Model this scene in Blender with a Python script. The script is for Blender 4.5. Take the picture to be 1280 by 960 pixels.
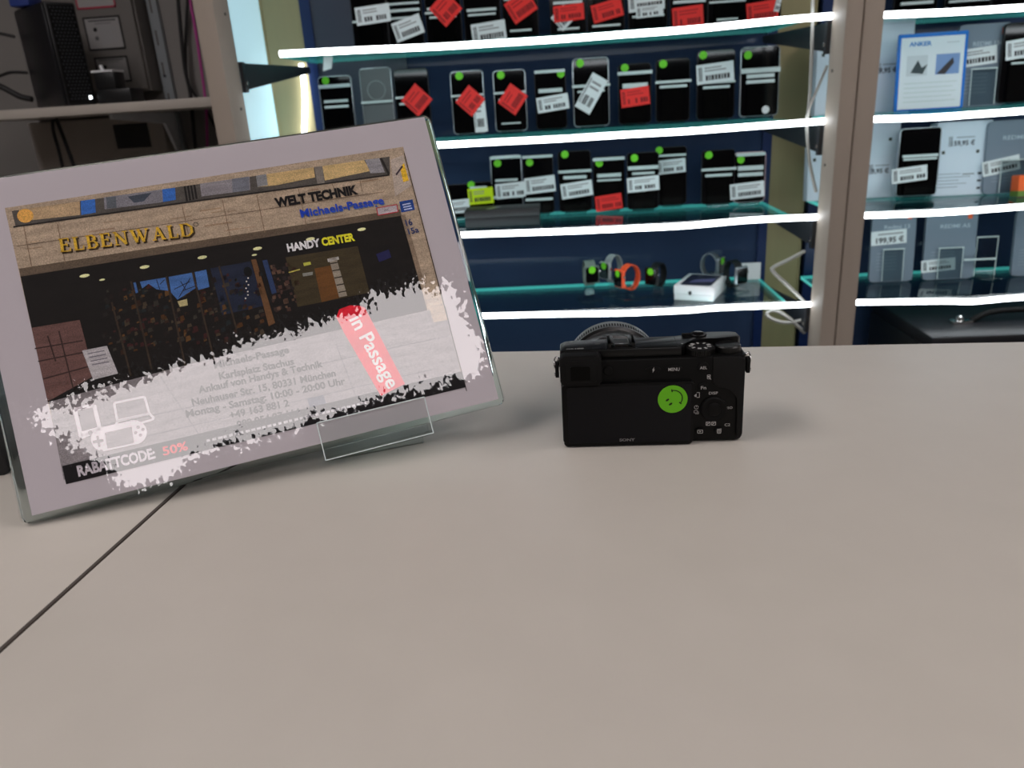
import bpy, bmesh, math, random
from mathutils import Vector, Matrix

for o in list(bpy.data.objects):
    bpy.data.objects.remove(o)
SC = bpy.context.scene
COL = SC.collection
PI = math.pi

# ------------------------------------------------------------------ camera
CT = 0.92                      # counter top height
EYE = Vector((0, 0, CT + 0.218))
FPX = 960.0
PITCH, ROLL, YAW = math.radians(20.06), math.radians(-3.63), math.radians(-4.54)
fw = Vector((math.sin(YAW) * math.cos(PITCH), math.cos(YAW) * math.cos(PITCH), -math.sin(PITCH)))
rt0 = Vector((math.cos(YAW), -math.sin(YAW), 0))
up0 = rt0.cross(fw)
RT = math.cos(ROLL) * rt0 + math.sin(ROLL) * up0
UP = -math.sin(ROLL) * rt0 + math.cos(ROLL) * up0
cam = bpy.data.cameras.new('camera')
cam.sensor_fit = 'HORIZONTAL'
cam.sensor_width = 36.0
cam.lens = FPX / 1280 * 36.0
cam.clip_start = 0.02
cam.dof.use_dof = True
cam.dof.focus_distance = 0.52
cam.dof.aperture_fstop = 11.5
cam_o = bpy.data.objects.new('camera', cam)
COL.objects.link(cam_o)
m3 = Matrix((RT, UP, -fw)).transposed()
cam_o.matrix_world = Matrix.Translation(EYE) @ m3.to_4x4()
SC.camera = cam_o

# ------------------------------------------------------------------ view, world
SC.view_settings.view_transform = 'Standard'
SC.view_settings.look = 'None'
SC.view_settings.gamma = 1.0
SC.view_settings.use_curve_mapping = False
SC.view_settings.exposure = 0.2
SC.cycles.transparent_max_bounces = 32
SC.cycles.max_bounces = 8
SC.cycles.use_denoising = True
SC.cycles.sample_clamp_indirect = 4.0
world = bpy.data.worlds.new('world')
SC.world = world
world.use_nodes = True
world.node_tree.nodes['Background'].inputs[0].default_value = (0.9, 0.95, 1.0, 1)
world.node_tree.nodes['Background'].inputs[1].default_value = 0.0

PANEL_L = 8.0                  # radiance of the ceiling light panels
LED_L = 7.5                    # radiance of the shelf LED strips

# ------------------------------------------------------------------ pixel helpers (1280 x 960 frame)
def ray(px, py):
    return (px - 640) / FPX * RT - (py - 480) / FPX * UP + fw
def PY(px, py, Y):
    d = ray(px, py); return EYE + d * ((Y - EYE.y) / d.y)
def PZ(px, py, z):
    d = ray(px, py); return EYE + d * ((z - EYE.z) / d.z)
def PX(px, py, X):
    d = ray(px, py); return EYE + d * ((X - EYE.x) / d.x)
def PP(px, py, o, n):
    d = ray(px, py); return EYE + d * ((o - EYE).dot(n) / d.dot(n))

def lin(c):
    return tuple((x / 255 / 12.92) if x / 255 <= 0.04045 else ((x / 255 + 0.055) / 1.055) ** 2.4 for x in c)

# ------------------------------------------------------------------ materials
MATS = {}
def mat(name, rgb=(128, 128, 128), rough=0.5, metal=0.0, emit=0.0, spec=0.5, coat=0.0, noise=None, bump=None, sheen=None):
    if name in MATS: return MATS[name]
    m = bpy.data.materials.new(name); m.use_nodes = True
    nt = m.node_tree; b = nt.nodes['Principled BSDF']
    c = lin(rgb) + (1,)
    b.inputs['Base Color'].default_value = c
    b.inputs['Roughness'].default_value = rough
    b.inputs['Metallic'].default_value = metal
    b.inputs['Specular IOR Level'].default_value = spec
    b.inputs['Coat Weight'].default_value = coat
    b.inputs['Coat Roughness'].default_value = 0.05
    if emit:
        b.inputs['Emission Color'].default_value = c
        b.inputs['Emission Strength'].default_value = emit
    if noise:
        rgb2, scale, stretch = noise
        tc = nt.nodes.new('ShaderNodeTexCoord'); mp = nt.nodes.new('ShaderNodeMapping')
        mp.inputs['Scale'].default_value = stretch
        nz = nt.nodes.new('ShaderNodeTexNoise'); nz.inputs['Scale'].default_value = scale; nz.inputs['Detail'].default_value = 5
        mx = nt.nodes.new('ShaderNodeMix'); mx.data_type = 'RGBA'
        mx.inputs[6].default_value = c; mx.inputs[7].default_value = lin(rgb2) + (1,)
        nt.links.new(tc.outputs['Object'], mp.inputs[0]); nt.links.new(mp.outputs[0], nz.inputs['Vector'])
        nt.links.new(nz.outputs['Fac'], mx.inputs[0]); nt.links.new(mx.outputs[2], b.inputs['Base Color'])
    if bump:
        scale, dist = bump
        tc = nt.nodes.new('ShaderNodeTexCoord')
        nz = nt.nodes.new('ShaderNodeTexNoise'); nz.inputs['Scale'].default_value = scale; nz.inputs['Detail'].default_value = 3
        bp = nt.nodes.new('ShaderNodeBump'); bp.inputs['Distance'].default_value = dist
        nt.links.new(tc.outputs['Object'], nz.inputs['Vector'])
        nt.links.new(nz.outputs['Fac'], bp.inputs['Height']); nt.links.new(bp.outputs[0], b.inputs['Normal'])
    MATS[name] = m
    return m

def print_mat(name, rough=0.6, spec=0.3):
    m = mat(name, rough=rough, spec=spec)
    nt = m.node_tree
    a = nt.nodes.new('ShaderNodeAttribute'); a.attribute_name = 'ink'
    nt.links.new(a.outputs['Color'], nt.nodes['Principled BSDF'].inputs['Base Color'])
    return m

def clear_mat(name, tint=(235, 242, 240), ior=1.45, rough=0.0, wave=None, boost=1.0):
    """thin clear sheet: see-through with a Fresnel reflection"""
    m = bpy.data.materials.new(name); m.use_nodes = True
    nt = m.node_tree; nt.nodes.remove(nt.nodes['Principled BSDF'])
    out = nt.nodes['Material Output']
    tr = nt.nodes.new('ShaderNodeBsdfTransparent'); tr.inputs[0].default_value = lin(tint) + (1,)
    gl = nt.nodes.new('ShaderNodeBsdfGlossy'); gl.inputs['Roughness'].default_value = rough
    fr = nt.nodes.new('ShaderNodeFresnel'); fr.inputs[0].default_value = ior
    g2 = nt.nodes.new('ShaderNodeNewGeometry'); io = nt.nodes.new('ShaderNodeMix')
    io.inputs[2].default_value = ior; io.inputs[3].default_value = 1 / ior
    nt.links.new(g2.outputs['Backfacing'], io.inputs[0]); nt.links.new(io.outputs[0], fr.inputs[0])
    mu = nt.nodes.new('ShaderNodeMath'); mu.operation = 'MULTIPLY'; mu.inputs[1].default_value = boost; mu.use_clamp = True
    mx = nt.nodes.new('ShaderNodeMixShader')
    nt.links.new(fr.outputs[0], mu.inputs[0]); nt.links.new(mu.outputs[0], mx.inputs[0])
    nt.links.new(tr.outputs[0], mx.inputs[1]); nt.links.new(gl.outputs[0], mx.inputs[2]); nt.links.new(mx.outputs[0], out.inputs[0])
    if wave:
        tc = nt.nodes.new('ShaderNodeTexCoord'); ge = nt.nodes.new('ShaderNodeNewGeometry')
        acc = ge.outputs['Normal']
        for scale, stretch, amp in wave:
            mp = nt.nodes.new('ShaderNodeMapping'); mp.inputs['Scale'].default_value = stretch
            nz = nt.nodes.new('ShaderNodeTexNoise'); nz.inputs['Scale'].default_value = scale; nz.inputs['Detail'].default_value = 1.0
            sb = nt.nodes.new('ShaderNodeVectorMath'); sb.operation = 'SUBTRACT'; sb.inputs[1].default_value = (0.5, 0.5, 0.5)
            sc = nt.nodes.new('ShaderNodeVectorMath'); sc.operation = 'SCALE'; sc.inputs[3].default_value = amp
            ad = nt.nodes.new('ShaderNodeVectorMath'); ad.operation = 'ADD'
            nt.links.new(tc.outputs['Object'], mp.inputs[0]); nt.links.new(mp.outputs[0], nz.inputs['Vector'])
            nt.links.new(nz.outputs['Color'], sb.inputs[0]); nt.links.new(sb.outputs[0], sc.inputs[0])
            nt.links.new(acc, ad.inputs[0]); nt.links.new(sc.outputs[0], ad.inputs[1]); acc = ad.outputs[0]
        no = nt.nodes.new('ShaderNodeVectorMath'); no.operation = 'NORMALIZE'
        nt.links.new(acc, no.inputs[0]); nt.links.new(no.outputs[0], gl.inputs['Normal'])
    MATS[name] = m
    return m

def glass_mat(name, tint=(240, 250, 248), rough=0.0, ior=1.49):
    m = mat(name, tint, rough)
    b = m.node_tree.nodes['Principled BSDF']
    b.inputs['Transmission Weight'].default_value = 1.0
    b.inputs['IOR'].default_value = ior
    return m

M_counter = mat('counter_laminate', (194, 188, 178), 0.42, noise=((201, 195, 185), 30, (1, 1, 1)), spec=0.35)
M_counter_side = mat('counter_side', (150, 146, 140), 0.5)
M_dark_gap = mat('dark_gap', (72, 64, 58), 0.8)
M_print = print_mat('printed_paper', 0.65, 0.2)
nt_ = M_print.node_tree
_b = nt_.nodes['Principled BSDF']; _at = [n for n in nt_.nodes if n.type == 'ATTRIBUTE'][0]
_tc = nt_.nodes.new('ShaderNodeTexCoord'); _acc = _at.outputs['Color']
for _sc, _st, _lo, _hi in ((1500, (1, 1, 1), .62, 1.38), (160, (.35, 1.6, 1), .78, 1.22)):     # photographic grain and mottling of the print
    _mp = nt_.nodes.new('ShaderNodeMapping'); _mp.inputs['Scale'].default_value = _st
    _nz = nt_.nodes.new('ShaderNodeTexNoise'); _nz.inputs['Scale'].default_value = _sc; _nz.inputs['Detail'].default_value = 3
    _mr = nt_.nodes.new('ShaderNodeMapRange'); _mr.inputs[1].default_value = .25; _mr.inputs[2].default_value = .75; _mr.inputs[3].default_value = _lo; _mr.inputs[4].default_value = _hi
    _vm = nt_.nodes.new('ShaderNodeVectorMath'); _vm.operation = 'SCALE'
    nt_.links.new(_tc.outputs['Object'], _mp.inputs[0]); nt_.links.new(_mp.outputs[0], _nz.inputs['Vector']); nt_.links.new(_nz.outputs['Fac'], _mr.inputs[0])
    nt_.links.new(_acc, _vm.inputs[0]); nt_.links.new(_mr.outputs[0], _vm.inputs[3]); _acc = _vm.outputs[0]
nt_.links.new(_acc, _b.inputs['Base Color'])
M_print_bg = print_mat('printed_label', 0.55, 0.3)
M_ink = print_mat('printed_lettering', 0.5, 0.3)
M_paper = mat('white_paper', (206, 198, 204), 0.7, spec=0.2)
M_film = clear_mat('wavy_clear_film', (250, 250, 250), 1.5, 0.0, wave=((300, (1.2, 0.9, 1), 0.032), (60, (1, 1, 1), 0.02), (14, (1, 1, 1), 0.025)), boost=1.42)
M_acryl = glass_mat('clear_acrylic')
M_sheet = clear_mat('clear_sheet', (232, 238, 238), 1.45, 0.03)
M_lip = clear_mat('clear_easel', (250, 252, 251), 1.45, 0.0)
M_edge = mat('bright_acrylic_edge', (205, 218, 218), 0.25)
M_black = mat('camera_black', (4, 4, 4), 0.45, spec=0.18, bump=(900, 0.00004))
M_blacktop = mat('camera_top_black', (7, 8, 8), 0.36, spec=0.35, bump=(1400, 0.00002))
M_rubber = mat('black_rubber', (6, 6, 6), 0.7, spec=0.2)
M_grip = mat('grip_leatherette', (6, 6, 6), 0.6, spec=0.25, bump=(700, 0.0002))
M_lcd = mat('dark_screen_glass', (7, 7, 12), 0.12, spec=0.18)
M_voidblack = mat('deep_black', (1, 1, 1), 0.3, spec=0.1)
M_chrome = mat('chrome', (215, 215, 215), 0.18, 1.0)
M_lensring = mat('lens_ring_black', (12, 10, 9), 0.3, spec=0.3)
M_green = mat('green_sticker', (112, 214, 28), 0.5)
M_greenc = mat('camera_green_sticker', (100, 186, 2), 0.5)
M_smile = mat('sticker_ink', (30, 52, 12), 0.6)
M_navy = mat('navy_back_panel', (56, 69, 97), 0.05, spec=0.05, noise=((48, 60, 87), 3, (1, 1, 1)))
M_navy2 = mat('navy_frame', (26, 46, 92), 0.3)
M_slate = mat('slate_panel', (74, 78, 92), 0.3)
M_olive = mat('olive_side_board', (172, 158, 116), 0.55, noise=((158, 146, 108), 8, (6, 6, 0.3)))
M_post = mat('grey_painted_post', (180, 168, 154), 0.55, noise=((170, 158, 146), 12, (1, 1, 0.2)), spec=0.3)
M_bracket = mat('dark_metal_bracket', (58, 60, 64), 0.42, 0.4)
M_glass = clear_mat('shelf_glass', (222, 240, 239), 1.5, 0.0)
M_gedge = mat('teal_glass_edge', (84, 204, 196), 0.3, emit=0.5)   # emission stands in for LED light piped through the pane
M_white = mat('white_plastic', (228, 230, 232), 0.45)
M_whitem = mat('white_metal', (200, 204, 208), 0.4)
M_railgrey = mat('grey_rail_metal', (132, 137, 140), 0.4)
M_cable = mat('white_cable', (168, 166, 160), 0.5)
M_cableb = mat('black_cable', (15, 15, 16), 0.5)
M_pink = mat('pink_cable', (176, 62, 140), 0.45)
M_wall = mat('grey_wall', (132, 128, 124), 0.8, noise=((126, 122, 119), 5, (1, 1, 1)))
M_roomwall = mat('shop_wall', (120, 114, 108), 0.9)
M_ceil = mat('ceiling_tile', (150, 146, 142), 0.9)
M_floor = mat('floor_vinyl', (110, 104, 98), 0.6)
M_led = mat('led_diffuser', (244, 250, 255), 0.5, emit=LED_L)
M_panel = mat('ceiling_panel_diffuser', (255, 247, 247), 0.5, emit=PANEL_L)
M_glowpanel = mat('pale_panel_added_glow', (186, 224, 236), 0.5, emit=0.53)  # emission put into a plain pale panel to make it bright
M_pblack = mat('phone_glass_black', (5, 5, 7), 0.09, spec=0.3)
M_pframe = mat('phone_frame_dark', (22, 22, 25), 0.35, 0.4)
M_psilver = mat('phone_frame_silver', (176, 182, 188), 0.28, 0.8)
M_ppink = mat('phone_frame_rose', (206, 176, 180), 0.3, 0.5)
M_pgrey = mat('phone_back_grey', (92, 96, 98), 0.4)
M_card = mat('grey_display_card', (120, 132, 146), 0.45)
M_blue = mat('blue_card_frame', (20, 110, 200), 0.4)
M_orange = mat('orange_strap', (236, 88, 44), 0.5)
M_strapg = mat('sage_strap', (96, 112, 104), 0.6)
M_strapw = mat('pale_grey_strap', (150, 156, 156), 0.5)
M_strapk = mat('black_strap', (16, 17, 20), 0.5)
M_case = mat('black_flight_case', (24, 25, 29), 0.45)
M_equip = mat('black_equipment', (14, 15, 18), 0.4)
M_ledpt = mat('white_status_led', (240, 250, 255), 0.4, emit=4.0)
M_bulb = mat('warm_bulb', (255, 150, 90), 0.4, emit=1.6)
M_greybox = mat('grey_wall_box', (108, 104, 100), 0.6)
M_bluebox = mat('blue_plastic', (40, 60, 130), 0.5)

# ------------------------------------------------------------------ object helpers
def link(name, me, m, parent=None):
    o = bpy.data.objects.new(name, me)
    COL.objects.link(o)
    if m is not None and not me.materials: me.materials.append(m)
    if parent is not None: o.parent = parent
    return o
def tag(o, label, cat, group=None, kind=None):
    o['label'] = label; o['category'] = cat
    if group: o['group'] = group
    if kind: o['kind'] = kind
    return o
def empty(name, mw, label=None, cat=None, group=None):
    o = bpy.data.objects.new(name, None); COL.objects.link(o)
    o.empty_display_size = 0.02
    o.matrix_world = mw if isinstance(mw, Matrix) else Matrix.Translation(mw)
    if label: tag(o, label, cat, group)
    return o
def struct(o, label=None):
    o['kind'] = 'structure'
    if label: o['label'] = label
    return o

def bm_mesh(bm, name, smooth=None):
    me = bpy.data.meshes.new(name)
    bmesh.ops.recalc_face_normals(bm, faces=bm.faces[:])
    bm.to_mesh(me); bm.free()
    if smooth is not None:
        for p in me.polygons: p.use_smooth = True
        me.set_sharp_from_angle(angle=math.radians(smooth))
    return me
def box_bm(x0, x1, y0, y1, z0, z1, bev=0, seg=2, bm=None):
    b = bm or bmesh.new()
    r = bmesh.ops.create_cube(b, size=1)
    for v in r['verts']:
        v.co = Vector((x0 + (v.co.x + .5) * (x1 - x0), y0 + (v.co.y + .5) * (y1 - y0), z0 + (v.co.z + .5) * (z1 - z0)))
    if bev:
        vs = set(r['verts'])
        es = [e for e in b.edges if e.verts[0] in vs and e.verts[1] in vs]
        bmesh.ops.bevel(b, geom=es, offset=bev, segments=seg, affect='EDGES', profile=0.5)
    return b
def box(name, m, parent, x0, x1, y0, y1, z0, z1, bev=0, seg=2):
    return link(name, bm_mesh(box_bm(x0, x1, y0, y1, z0, z1, bev, seg), name, 40 if bev else None), m, parent)
def rr_pts(x0, x1, z0, z1, r, n=5):
    """rounded rectangle outline"""
    r = min(r, (x1 - x0) / 2 - 1e-6, (z1 - z0) / 2 - 1e-6)
    P = []
    for cx, cz, a0 in ((x1 - r, z1 - r, 0), (x0 + r, z1 - r, 90), (x0 + r, z0 + r, 180), (x1 - r, z0 + r, 270)):
        for k in range(n + 1):
            a = math.radians(a0 + 90 * k / n); P.append((cx + r * math.cos(a), cz + r * math.sin(a)))
    return P
def prism_bm(pts, f, bm=None, bev=0):
    """pts 2D outline; f(p, side) -> Vector for side 0 and 1"""
    b = bm or bmesh.new()
    A = [b.verts.new(f(p, 0)) for p in pts]; B = [b.verts.new(f(p, 1)) for p in pts]
    fa = b.faces.new(A); fb = b.faces.new(B[::-1])
    n = len(pts)
    for i in range(n): b.faces.new((A[i], B[i], B[(i + 1) % n], A[(i + 1) % n]))
    if bev:
        es = list(fa.edges) + list(fb.edges)
        bmesh.ops.bevel(b, geom=es, offset=bev, segments=2, affect='EDGES', profile=0.5)
    return b
def slab(name, m, parent, pts, y0, y1, bev=0):
    """outline in x,z extruded along y"""
    return link(name, bm_mesh(prism_bm(pts, lambda p, s: Vector((p[0], (y0, y1)[s], p[1])), bev=bev), name, 40), m, parent)
def plate(name, m, parent, pts, z0, z1, bev=0):
    """outline in x,y extruded along z"""
    return link(name, bm_mesh(prism_bm(pts, lambda p, s: Vector((p[0], p[1], (z0, z1)[s])), bev=bev), name, 40), m, parent)
def disc_pts(cx, cy, r, n=24, ry=None):
    return [(cx + r * math.cos(2 * PI * k / n), cy + (ry or r) * math.sin(2 * PI * k / n)) for k in range(n)]
def lathe_bm(prof, axis='z', c=(0, 0, 0), n=32, bm=None):
    """prof: list of (radius, height) - closed with caps"""
    b = bm or bmesh.new(); rings = []
    c = Vector(c)
    for r, h in prof:
        ring = []
        for k in range(n):
            a = 2 * PI * k / n
            u, v = r * math.cos(a), r * math.sin(a)
            p = {'z': (u, v, h), 'y': (u, h, v), 'x': (h, u, v)}[axis]
            ring.append(b.verts.new(c + Vector(p)))
        rings.append(ring)
    for A, B in zip(rings, rings[1:]):
        for k in range(n): b.faces.new((A[k], A[(k + 1) % n], B[(k + 1) % n], B[k]))
    b.faces.new(rings[0][::-1]); b.faces.new(rings[-1])
    return b
def lathe(name, m, parent, prof, axis='z', c=(0, 0, 0), n=32):
    return link(name, bm_mesh(lathe_bm(prof, axis, c, n), name, 35), m, parent)
def smooth_path(P, n=6):
    P = [Vector(p) for p in P]; Q = []
    for i in range(len(P) - 1):
        a = P[max(i - 1, 0)]; b = P[i]; c = P[i + 1]; d = P[min(i + 2, len(P) - 1)]
        for k in range(n):
            t = k / n
            Q.append(0.5 * ((2 * b) + (c - a) * t + (2 * a - 5 * b + 4 * c - d) * t * t + (3 * b - a - 3 * c + d) * t ** 3))
    Q.append(P[-1]); return Q
def tube_bm(P, r, n=8, closed=False, bm=None, rx=None):
    b = bm or bmesh.new(); P = [Vector(p) for p in P]; rings = []
    N = len(P); u = None
    for i in range(N):
        if closed: t = P[(i + 1) % N] - P[i - 1]
        else: t = P[min(i + 1, N - 1)] - P[max(i - 1, 0)]
        t.normalize()
        if u is None:
            h = Vector((0, 0, 1)) if abs(t.z) < 0.9 else Vector((0, 1, 0))
            u = t.cross(h).normalized()
        else:
            u = (u - t * u.dot(t)).normalized()
        v = u.cross(t)
        rings.append([b.verts.new(P[i] + r * math.cos(2 * PI * k / n) * u * ((rx or r) / r) + r * math.sin(2 * PI * k / n) * v) for k in range(n)])
    for i in range(N if closed else N - 1):
        A, B = rings[i], rings[(i + 1) % N]
        for k in range(n): b.faces.new((A[k], A[(k + 1) % n], B[(k + 1) % n], B[k]))
    if not closed:
        b.faces.new(rings[0][::-1]); b.faces.new(rings[-1])
    return b
def tube(name, m, parent, P, r, n=8, closed=False, rx=None):
    return link(name, bm_mesh(tube_bm(P, r, n, closed, rx=rx), name, 60), m, parent)

# ------------------------------------------------------------------ flat print: polygons and lettering with ink colours
TXT = {}
def text_geo(s, bold=0.0):
    key = (s, bold)
    if key not in TXT:
        cu = bpy.data.curves.new('t', 'FONT'); cu.body = s; cu.size = 1.0; cu.offset = bold; cu.resolution_u = 3
        ob = bpy.data.objects.new('t', cu); COL.objects.link(ob)
        dg = bpy.context.evaluated_depsgraph_get()
        me = bpy.data.meshes.new_from_object(ob.evaluated_get(dg))
        V = [(v.co.x, v.co.y) for v in me.vertices]; F = [tuple(p.vertices) for p in me.polygons]
        bpy.data.objects.remove(ob); bpy.data.curves.remove(cu); bpy.data.meshes.remove(me)
        xs = [v[0] for v in V] or [0]
        TXT[key] = (V, F, min(xs), max(xs))
    return TXT[key]
class Art:
    def __init__(s, gain=1.0, step=0.00006):
        s.V = []; s.F = []; s.C = []; s.gain = gain; s.step = step
    def col(s, c):
        return tuple(min(0.95, x * s.gain) for x in lin(c)) + (1.0,)
    def poly(s, P, c, layer=1):
        i = len(s.V); s.V += [(p[0], p[1], layer * s.step) for p in P]
        s.F.append(tuple(range(i, i + len(P)))); s.C.append(s.col(c))
    def rect(s, x0, y0, x1, y1, c, layer=1):
        s.poly([(x0, y0), (x1, y0), (x1, y1), (x0, y1)], c, layer)
    def line(s, a, b, w, c, layer=2):
        d = (Vector(b) - Vector(a)); n = Vector((-d.y, d.x)).normalized() * (w / 2)
        a = Vector(a); b = Vector(b)
        s.poly([a - n, b - n, b + n, a + n], c, layer)
    def path(s, P, w, c, layer=2, closed=False):
        Q = list(P) + ([P[0]] if closed else [])
        for a, b in zip(Q, Q[1:]): s.line(a, b, w, c, layer)
    def disc(s, cx, cy, r, c, layer=2, ry=None, n=18):
        s.poly(disc_pts(cx, cy, r, n, ry), c, layer)
    def text(s, t, a, b, h, c, layer=3, bold=0.0, up=None):
        """baseline runs from a to b, cap height h; up: direction of the letters' height"""
        V, F, x0, x1 = text_geo(t, bold)
        if not F: return
        a = Vector(a); b = Vector(b); d = b - a
        u = Vector((-d.y, d.x)).normalized() if up is None else Vector(up).normalized()
        i = len(s.V); k = h / 0.69
        for x, y in V:
            p = a + d * ((x - x0) / (x1 - x0)) + u * (y * k)
            s.V.append((p.x, p.y, layer * s.step))
        for f in F:
            s.F.append(tuple(i + q for q in f)); s.C.append(s.col(c))
    def build(s, name, m, parent=None, xf=None):
        me = bpy.data.meshes.new(name)
        V = [xf(v) for v in s.V] if xf else s.V
        me.from_pydata([tuple(v) for v in V], [], s.F)
        at = me.color_attributes.new('ink', 'FLOAT_COLOR', 'CORNER')
        k = 0
        for p, c in zip(me.polygons, s.C):
            for _ in p.vertices:
                at.data[k].color = c; k += 1
        return link(name, me, m, parent)
XZ = lambda v: (v[0], -v[2], v[1])        # art drawn in x,z facing -y

# ================================================================== THE ROOM
RX0, RX1, RY0, RY1, RZ = -2.6, 3.0, -4.2, 2.10, 2.55
struct(box('floor', M_floor, None, RX0, RX1, RY0, RY1, -0.05, 0), 'grey vinyl shop floor')
struct(box('ceiling', M_ceil, None, RX0, RX1, RY0, RY1, RZ, RZ + 0.05), 'pale shop ceiling with light panels')
struct(box('wall_back', M_wall, None, RX0, RX1, RY1, RY1 + 0.08, 0, RZ), 'grey wall behind the shelving')
struct(box('wall_left', M_roomwall, None, RX0 - 0.08, RX0, RY0, RY1, 0, RZ), 'left wall of the shop')
struct(box('wall_right', M_roomwall, None, RX1, RX1 + 0.08, RY0, RY1, 0, RZ), 'right wall of the shop')
struct(box('wall_front', M_roomwall, None, RX0, RX1, RY0 - 0.08, RY0, 0, RZ), 'shop wall behind the viewer')

def ceiling_panel(cx, cy, lx, ly, rot, label):
    e = empty('ceiling_light', Matrix.Translation((cx, cy, RZ)) @ Matrix.Rotation(rot, 4, 'Z'), label, 'ceiling light', 'ceiling light panels')
    b = bmesh.new()
    w = 0.025
    for q in ((-lx / 2 - w, lx / 2 + w, -ly / 2 - w, -ly / 2), (-lx / 2 - w, lx / 2 + w, ly / 2, ly / 2 + w),
              (-lx / 2 - w, -lx / 2, -ly / 2, ly / 2), (lx / 2, lx / 2 + w, -ly / 2, ly / 2)):
        box_bm(*q, -0.03, 0, bm=b)
    link('frame', bm_mesh(b, 'frame'), M_whitem, e)
    box('diffuser', M_panel, e, -lx / 2, lx / 2, -ly / 2, ly / 2, -0.02, -0.001)
    return e
ceiling_panel(0.53, -1.77, 1.68, 0.68, math.radians(37), 'long ceiling light panel mirrored in the sign print')
ceiling_panel(-1.25, 0.0, 0.6, 1.2, 0, 'added ceiling light panel brightening the left of the counter')  # added unseen lamp, lifts the counter brightness
ceiling_panel(1.55, 0.3, 0.6, 1.2, 0, 'added ceiling light panel brightening the right of the counter')  # second added lamp for the counter, kept out of the sign's reflection


# ================================================================== COUNTER
E0 = PZ(960, 433, CT)
ang = math.atan2(-0.029, 0.432)
CM = Matrix.Translation((E0.x, E0.y, 0)) @ Matrix.Rotation(ang, 4, 'Z')
seam_x = (CM.inverted() @ PZ(110, 714.5, CT)).x
def counter_section(x0, x1, label):
    e = empty('counter', CM, label, 'counter')
    box('worktop', M_counter, e, x0, x1, -0.80, 0, CT - 0.028, CT, 0.0012, 2)
    box('front_panel', M_counter_side, e, x0 + 0.002, x1 - 0.002, -0.06, -0.04, 0.06, CT - 0.028)
    box('rear_panel', M_counter_side, e, x0 + 0.002, x1 - 0.002, -0.76, -0.74, 0.06, CT - 0.028)
    box('side_panel', M_counter_side, e, x0 + 0.002, x0 + 0.02, -0.74, -0.06, 0.06, CT - 0.028)
    box('side_panel', M_counter_side, e, x1 - 0.02, x1 - 0.002, -0.74, -0.06, 0.06, CT - 0.028)
    if x1 < seam_x: box('joint_strip', M_dark_gap, e, x1 - 0.0012, x1 + 0.0008, -0.80, -0.001, CT - 0.02, CT + 0.00015)
    box('plinth', M_dark_gap, e, x0 + 0.03, x1 - 0.03, -0.70, -0.09, 0.0, 0.06)
    return e
counter_section(seam_x + 0.0006, 1.45, 'wide grey beige counter section carrying the black camera')
counter_section(seam_x - 1.1, seam_x - 0.0006, 'grey beige counter section left of the dark joint line')

# ================================================================== SHELVING
YF, YB, YG = 1.70, 2.02, 1.97            # LED strip plane, back panel, rear edge of the glass
YP = 1.62                                # front of the posts
STRIPS = {
    1: [(350, 67.5), (450, 62.5), (545, 58.5), (620, 54), (700, 49), (780, 43), (860, 37), (940, 29), (985, 24.5), (1040, 20)],
    2: [(400, 188), (545, 181.5), (620, 177.5), (700, 173.5), (780, 168.5), (860, 164), (940, 158), (1036, 151)],
    3: [(420, 302), (575, 293.8), (700, 289.5), (780, 286), (860, 282), (940, 275), (1030, 271)],
    4: [(430, 400), (601, 395), (700, 392.8), (780, 391.5), (860, 388), (900, 384.8), (1013, 380.5)]}
RSTRIPS = {
    1: [(1085, 20), (1106, 18.7), (1190, 15), (1280, 9.5), (1420, 2)],
    2: [(1080, 150), (1095, 149), (1160, 147), (1220, 143), (1280, 138.7), (1420, 129)],
    3: [(1072, 270), (1082, 269.5), (1180, 265.5), (1280, 258.3), (1420, 249)],
    4: [(1060, 378.5), (1071, 378), (1180, 376.5), (1215, 377), (1280, 371.5), (1420, 364)]}
def zmean(L):
    z = [PY(x, y, YF).z for x, y in L]; return sum(z) / len(z)
SZ = {k: zmean(v) for k, v in STRIPS.items()}
RSZ = {k: zmean(v) for k, v in RSTRIPS.items()}
XL = PY(346, 67, YF).x                    # left end of the phone shelves
XR = PY(947, 348, YG).x                   # right end of the phone shelves
XRB = PY(1001, 345, YG).x                 # left end of the right bay shelves
XPR = PY(1034, 100, YF).x                 # left face of the double post
XSEAM = PY(1071, 120, YP).x
XPE = PY(1096, 120, YP).x
print('bay', XL, XR, XPR, XSEAM, XPE, SZ, RSZ)
RX_L = XSEAM + 0.0
RX_R = XSEAM + (XR - XL) * 0.9

def post(name, x0, x1, y0, y1, label):
    e = empty(name, (0, 0, 0), label, 'post')
    e.location = ((x0 + x1) / 2, (y0 + y1) / 2, 0)
    w, d = (x1 - x0) / 2, (y1 - y0) / 2
    box('tube', M_post, e, -w, w, -d, d, 0.012, RZ - 0.001, 0.003)
    box('foot', M_post, e, -w, w, -d - 0.012, d + 0.012, 0, 0.012)
    s = 1 if x0 < 0 else -1
    if name == 'shelf_post':
        for k in range(5):
            zz = CT + 0.06 + k * 0.18
            lathe('screw_head', M_bracket, e, [(0.0032, 0), (0.0028, 0.0015)], 'x', (s * w if s > 0 else -w - 0.0015, 0.012, zz), 12)
    return e
post('shelf_post', XPR, XSEAM - 0.0012, YP, YF, 'grey square post left of the seam between the two shelf bays')
post('shelf_post', XSEAM + 0.0008, XPE, YP, YF, 'grey square post right of the seam between the two shelf bays')
xa, xb = PY(250.5, 60, YP).x, PY(275.5, 60, YP).x
XPL = xb
post('shelf_post', xa, xb, YP, YF, 'narrow grey post at the left end of the phone shelves')

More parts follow.
